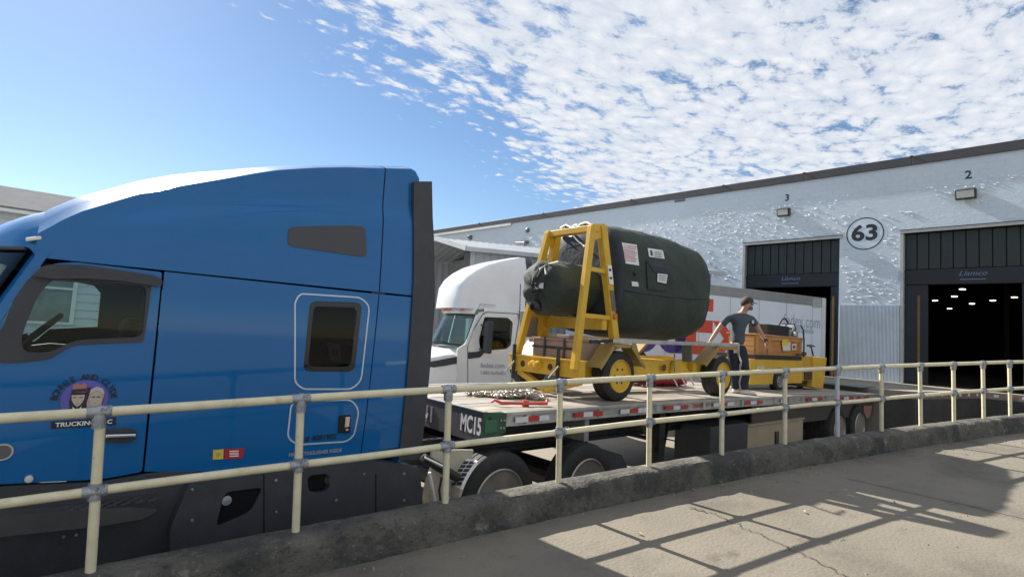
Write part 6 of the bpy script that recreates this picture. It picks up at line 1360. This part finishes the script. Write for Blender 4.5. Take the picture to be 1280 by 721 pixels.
    # wall lamps
    for lab, px, py, wd, ht in (('bronze wall lamp above the left doorway, the one blocked by the box trailer', 981, 266, .22, .15), ('bronze wall lamp above the wide open doorway right of the ringed number', 1208, 243.5, .25, .155)):
        u, z = uz(px, py); t = thing('wall_lamp', lab, 'lamp', W.w(u, -.01, z), 'lamps above the loading doors'); HS = mat('bronze_lamp_housing', (.05, .045, .04), .5, .3)
        MB().loft([[W.w(u+q, v, z+k_) for v, k_ in ((-.01, -ht), (-.01, ht), (-.16, ht), (-.24, ht-.05), (-.16, -ht))] for q in (-wd, wd)]).build('housing', HS, t, bevel=.015)
        MB().prism([W.w(u-wd+.04, -.236, z+ht-.075), W.w(u+wd-.04, -.236, z+ht-.075), W.w(u+wd-.04, -.17, z-ht+.03), W.w(u-wd+.04, -.17, z-ht+.03)], (W.n*-.012)).build('lens', mat('milky_lamp_lens', (.55, .56, .55), .25), t)
    # lit lamps in the hall
    EM = mat('lit_lamp', (.9, .9, .85), .5, emit=((1, .93, .80), 3))
    for i, (px, py) in enumerate(((1203, 362), (1193, 371), (1169, 376), (1215, 380), (1241, 376), (1187, 386), (1268, 372))):
        dep = (10, 13, 15, 17, 15, 21, 14)[i]; u, z = uz(px, py, dep); z = z
        t = thing('hall_lamp', ('lit round ceiling lamp in the dark hall, %s' % ['nearest the door head', 'second from the door head', 'leftmost of them', 'middle of the lower row', 'right of the middle pair', 'lowest and farthest of them', 'rightmost beside a pale post'][i]), 'lamp', W.w(u, dep, z), 'lit lamps inside the hall')
        MB().rev(W.w(u, dep, z), (0, 0, 1), [(0, .115), (.03, .115)], 16).build('lit_disc', EM, t)
        MB().rev(W.w(u, dep, z+.031), (0, 0, 1), [(0, .19), (.12, .08), (7.0-z-.03, .01)], 16).build('reflector', STEELD, t)
    u, z = uz(1258, 380, 12); MB().loft([[W.w(u+q, v, k_) for q, v in ((-.09, 12), (.09, 12), (.09, 12.2), (-.09, 12.2))] for k_ in (FLZ, 7.0)]).build('hall_post', mat('dim_green_grey_post', (.06, .065, .06), .7), T)
    return W
WH = warehouse()
# ------------------------------------------------------------------ dock platform
def dock():
    pts = [P(1117, 493, 2, FLZ), P(1150, 494, 2, FLZ), P(1200, 492.5, 2, FLZ), P(1250, 492, 2, FLZ), P(1283, 493, 2, FLZ)]
    near = [(16.28, 4.40), (16.6, 3.85), (17.6, 3.62), (18.9, 3.40), (20.2, 3.15), (20.45, 2.6), (20.5, -9)]
    poly = near+[(21.6, -9), (21.6, 7.6), (16.28, 7.1)]
    DC = mat('dock_concrete', (.25, .225, .185), .9, 0, .14, 1.2, .004, 40, spots=[((.2, .18, .16), 1.1, .55, .8, None, .6)])
    top = [(x, y, FLZ-.0) for x, y in poly]
    o = struct(MB().prism(top, (0, 0, -FLZ+.0)).build('dock_platform', DC, bevel=.01))
    EDG = mat('dock_edge_steel', (.20, .17, .15), .6, .3, .25, 5); R2 = mat('red_reflector', (.42, .06, .05), .4); W2 = mat('white_reflector', (.6, .58, .56), .4)
    e = MB()
    for (a, b), (c, d) in zip(near, near[1:]):
        v = Vector((c-a, d-b, 0)); n_ = Vector((v.y, -v.x, 0)).normalized()*.012
        e.prism([(a, b, FLZ-.17), (c, d, FLZ-.17), (c, d, FLZ+.006), (a, b, FLZ+.006)], n_)
    e.build('edge_angle', EDG, o); L_ = 0; k = 0
    for (a, b), (c, d) in zip(near[1:], near[2:]):
        v = Vector((c-a, d-b, 0)); l = v.length; v.normalize(); n_ = Vector((v.y, -v.x, 0)); s = .1
        while s < l-.08:
            p = Vector((a, b, FLZ-.08))+v*s+n_*.013; MB().obox(p, v*.055, n_*.004, Vector((0, 0, .035))).build('reflector', R2 if k % 2 == 0 else W2, o); s += .26; k += 1
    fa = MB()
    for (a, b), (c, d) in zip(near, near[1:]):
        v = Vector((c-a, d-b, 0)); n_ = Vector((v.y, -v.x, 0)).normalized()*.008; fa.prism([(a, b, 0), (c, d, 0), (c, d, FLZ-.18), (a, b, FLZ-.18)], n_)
    fa.build('dock_face', mat('painted_shade_concrete', (.04, .038, .036), .9, 0, .3, 3), o)  # near-black sheet: shade below the dock edge put into the colour
    lp = MB().box(15.9, 16.9, 4.75, 6.75, FLZ+.004, FLZ+.022).build('dock_plate', mat('worn_steel_plate', (.20, .20, .20), .45, .6, .2, 6), o)
    # far side dock under the box trailer
dock()
# ------------------------------------------------------------------ shed and the building on the left
def shed():
    zr, ze = 5.55, 4.95
    pr0, pr1 = P(557, 298.5, 2, zr), P(664, 308.5, 2, zr); pe0, pe1 = P(594, 310, 2, ze), P(676, 318, 2, ze)
    d = (pe1-pe0); d.z = 0; d.normalize(); n = Vector((-d.y, d.x, 0)); 
    T = thing('metal_shed', 'grey gable roofed metal shed standing in front of the white warehouse', 'shed', (pe0.x, pe0.y, 0))
    # gable plane through pe0 and pr0 (horizontal run), mirrored about the ridge
    g = Vector((pr0.x-pe0.x, pr0.y-pe0.y, 0)); far = Vector((pe0.x, pe0.y, 0))+g*2; L = 9.0
    def at(gk, l, z): return Vector((pe0.x, pe0.y, 0))+g*gk+d*l+Vector((0, 0, z))
    SH = mat('pale_grey_sheet', (.27, .295, .33), .5, .1, .08, 2); SHD = mat('mid_grey_lap_siding', (.30, .31, .32), .7, 0, .12, 2); TRM = mat('white_shed_trim', (.40, .42, .45), .5)
    n_ = 36
    for a, b, z0, z1 in ((-.06, 1.0, ze-.03, zr), (2.06, 1.0, ze-.03, zr)):
        bm = MB(); rows = []
        for i in range(n_*4+1):
            l = -.35+(L+.7)*i/(n_*4); w_ = .018*(1 if (i % 4) < 2 else 0); rows.append([at(a, l, z0+w_), at(b, l, z1+w_), at(b, l, z1+w_-.04), at(a, l, z0+w_-.04)])
        bm.loft(rows).build('roof_sheet', SH, T)
        MB().bar(at(a, -.37, z0-.02), at(b, -.37, z1-.02), .06, .17).build('barge_board', TRM, T)
        MB().bar(at(a, -.37, z0-.04), at(a, L+.37, z0-.04), .10, .14).build('eave_trim', TRM, T)
    # side wall to the right, set with corrugations
    for gk in (.02, 1.98):
        bm = MB(); rows = []
        for i in range(n_*4+1):
            l = L*i/(n_*4); o_ = -.02*(1 if (i % 4) < 2 else 0); q = -g.normalized()*(-o_ if gk < 1 else o_); rows.append([at(gk, l, 0)+q, at(gk, l, ze-.06)+q])
        bm.loft(rows, closed=False).build('side_wall', SH, T)
    # recessed gable wall of lapped boards
    nb = 22
    for k in range(nb):
        z0 = k*.25; z1 = z0+.25; half = 1.0 if z1 < ze else max(.02, (zr-z1)/(zr-ze)); 
        if z1 > zr: break
        MB().loft([[at(1-half*.97, 1.3+q, z), at(1+half*.97, 1.3+q, z), at(1+half*.97, 1.36, z), at(1-half*.97, 1.36, z)] for z, q in ((z0, -.03), (z1, .0))]).build('siding_board', SHD, T)
    MB().bar(at(.30, 1.22, 0), at(.30, 1.22, 4.6), .1, .1).build('post', SHD, T); MB().bar(at(.04, .0, 0), at(.04, .0, ze-.1), .14, .14).build('corner_post', TRM, T)
shed()
def left_building():
    Y = 20.0
    T = thing('siding_building', 'pale building with lapped siding and ribbed metal roof behind the blue truck', 'building', (-8, Y+4, 0))
    X0, X1 = -26, 6.5
    SID = mat('pale_blue_grey_siding', (.56, .63, .66), .6, 0, .08, 2); ROOF = mat('ribbed_roof_metal', (.55, .53, .50), .35, .5, .1, 3); WIN = mat('dusty_window_glass', (.16, .20, .21), .25, 0, .3, 2); FRW = mat('white_window_frame', (.74, .78, .78), .5)
    nb = 20; hb = 4.68/nb
    for k in range(nb):
        MB().loft([[(x, Y+.0+q, z) for q, z in ((-.03, k*hb), (.0, (k+1)*hb), (.06, (k+1)*hb), (.06, k*hb))] for x in (X0, X1)]).build('siding_board', SID, T)
    n = 7; b = MB(); rows = []
    for i in range(n*6+1):
        t = i/(n*6); rows.append([(x, Y-.25+t*1.3, 4.70+t*.72+.05*math.cos(2*math.pi*i/6)) for x in (X0, X1)])
    b.loft(rows, closed=False).build('ribbed_roof', ROOF, T, smooth=60)
    MB().box(X0, X1, Y-.27, Y-.0, 4.60, 4.69).build('eave_trim', FRW, T)
    MB().box(X0, X1, Y+.06, Y+8, 0, 4.6).build('core', DARKI, T)
    MB().loft([[(x, Y+1.05, 5.40), (x, Y+8, 5.40), (x, Y+8, 4.6), (x, Y+1.05, 4.6)] for x in (X0, X1)]).build('upper_roof', ROOF, T)
    px0 = P(50, 380, 1, Y); px1 = P(91, 362, 1, Y)
    wx0, wx1 = P(36, 380, 1, Y).x, P(90, 380, 1, Y).x; wz0, wz1 = 1.72, 3.0
    w = MB().box(wx0, wx1, Y-.045, Y-.03, wz0, wz1).build('window', WIN, T)
    for a in ((wx0-.08, wx0+.02), (wx1-.02, wx1+.08)): MB().box(a[0], a[1], Y-.075, Y-.03, wz0-.06, wz1+.06).build('frame', FRW, w)
    for z in (wz0-.06, (wz0+wz1)/2+.28, wz1): MB().box(wx0+.02, wx1-.02, Y-.072, Y-.03, z, z+.07).build('frame', FRW, w)
left_building()

# ------------------------------------------------------------------ grit and litter swept against the kerb
def grit():
    rnd = random.Random(5); b = MB()
    for i in range(520):
        x = rnd.uniform(-1, 13); p = kerb_pt(x); dist = .19+abs(rnd.gauss(0, .22)) if i % 3 else rnd.uniform(.2, 4.5); y = p.y-dist; z = ramp_z(x)-.004+.012*noise.noise((x*.6, 0, 3))
        r = rnd.uniform(.003, .011)*(1.6 if rnd.random() > .93 else 1); q = Matrix.Rotation(rnd.random()*6.28, 3, 'Z')
        vs = [q @ Vector((r*rnd.uniform(.7, 1.4)*math.cos(a), r*rnd.uniform(.6, 1.1)*math.sin(a), 0)) for a in [i_*math.pi/3 for i_ in range(6)]]
        b.add([v+Vector((x, y, z-.004)) for v in vs]+[v*.6+Vector((x, y, z+r*.9)) for v in vs], [(j, (j+1) % 6, (j+1) % 6+6, j+6) for j in range(6)]+[tuple(range(6, 12))])
    o = b.build('grit', mat('pale_grit', (.24, .21, .17), .9, 0, .4, 40)); o['kind'] = 'stuff'
    rl = Matrix.Rotation(.7, 3, 'Z')
    b = MB()
    for (px, py) in ((868, 613), (742, 635), (1012, 585), (905, 607), (1168, 566), (1005, 640), (800, 668)):
        p = ramp_hit(px, py); q = Matrix.Rotation(rnd.random()*6.28, 3, 'Z'); b.add([q @ Vector(v)*rnd.uniform(.7, 1.2)+p+Vector((0, 0, .006)) for v in ((-.035, 0, 0), (-.01, -.014, .012), (.03, 0, .004), (-.008, .014, .014))], [(0, 1, 2, 3)])
    o = b.build('dry_leaves', mat('dry_leaf', (.33, .22, .11), .8, 0, .3, 9)); o['kind'] = 'stuff'
grit()
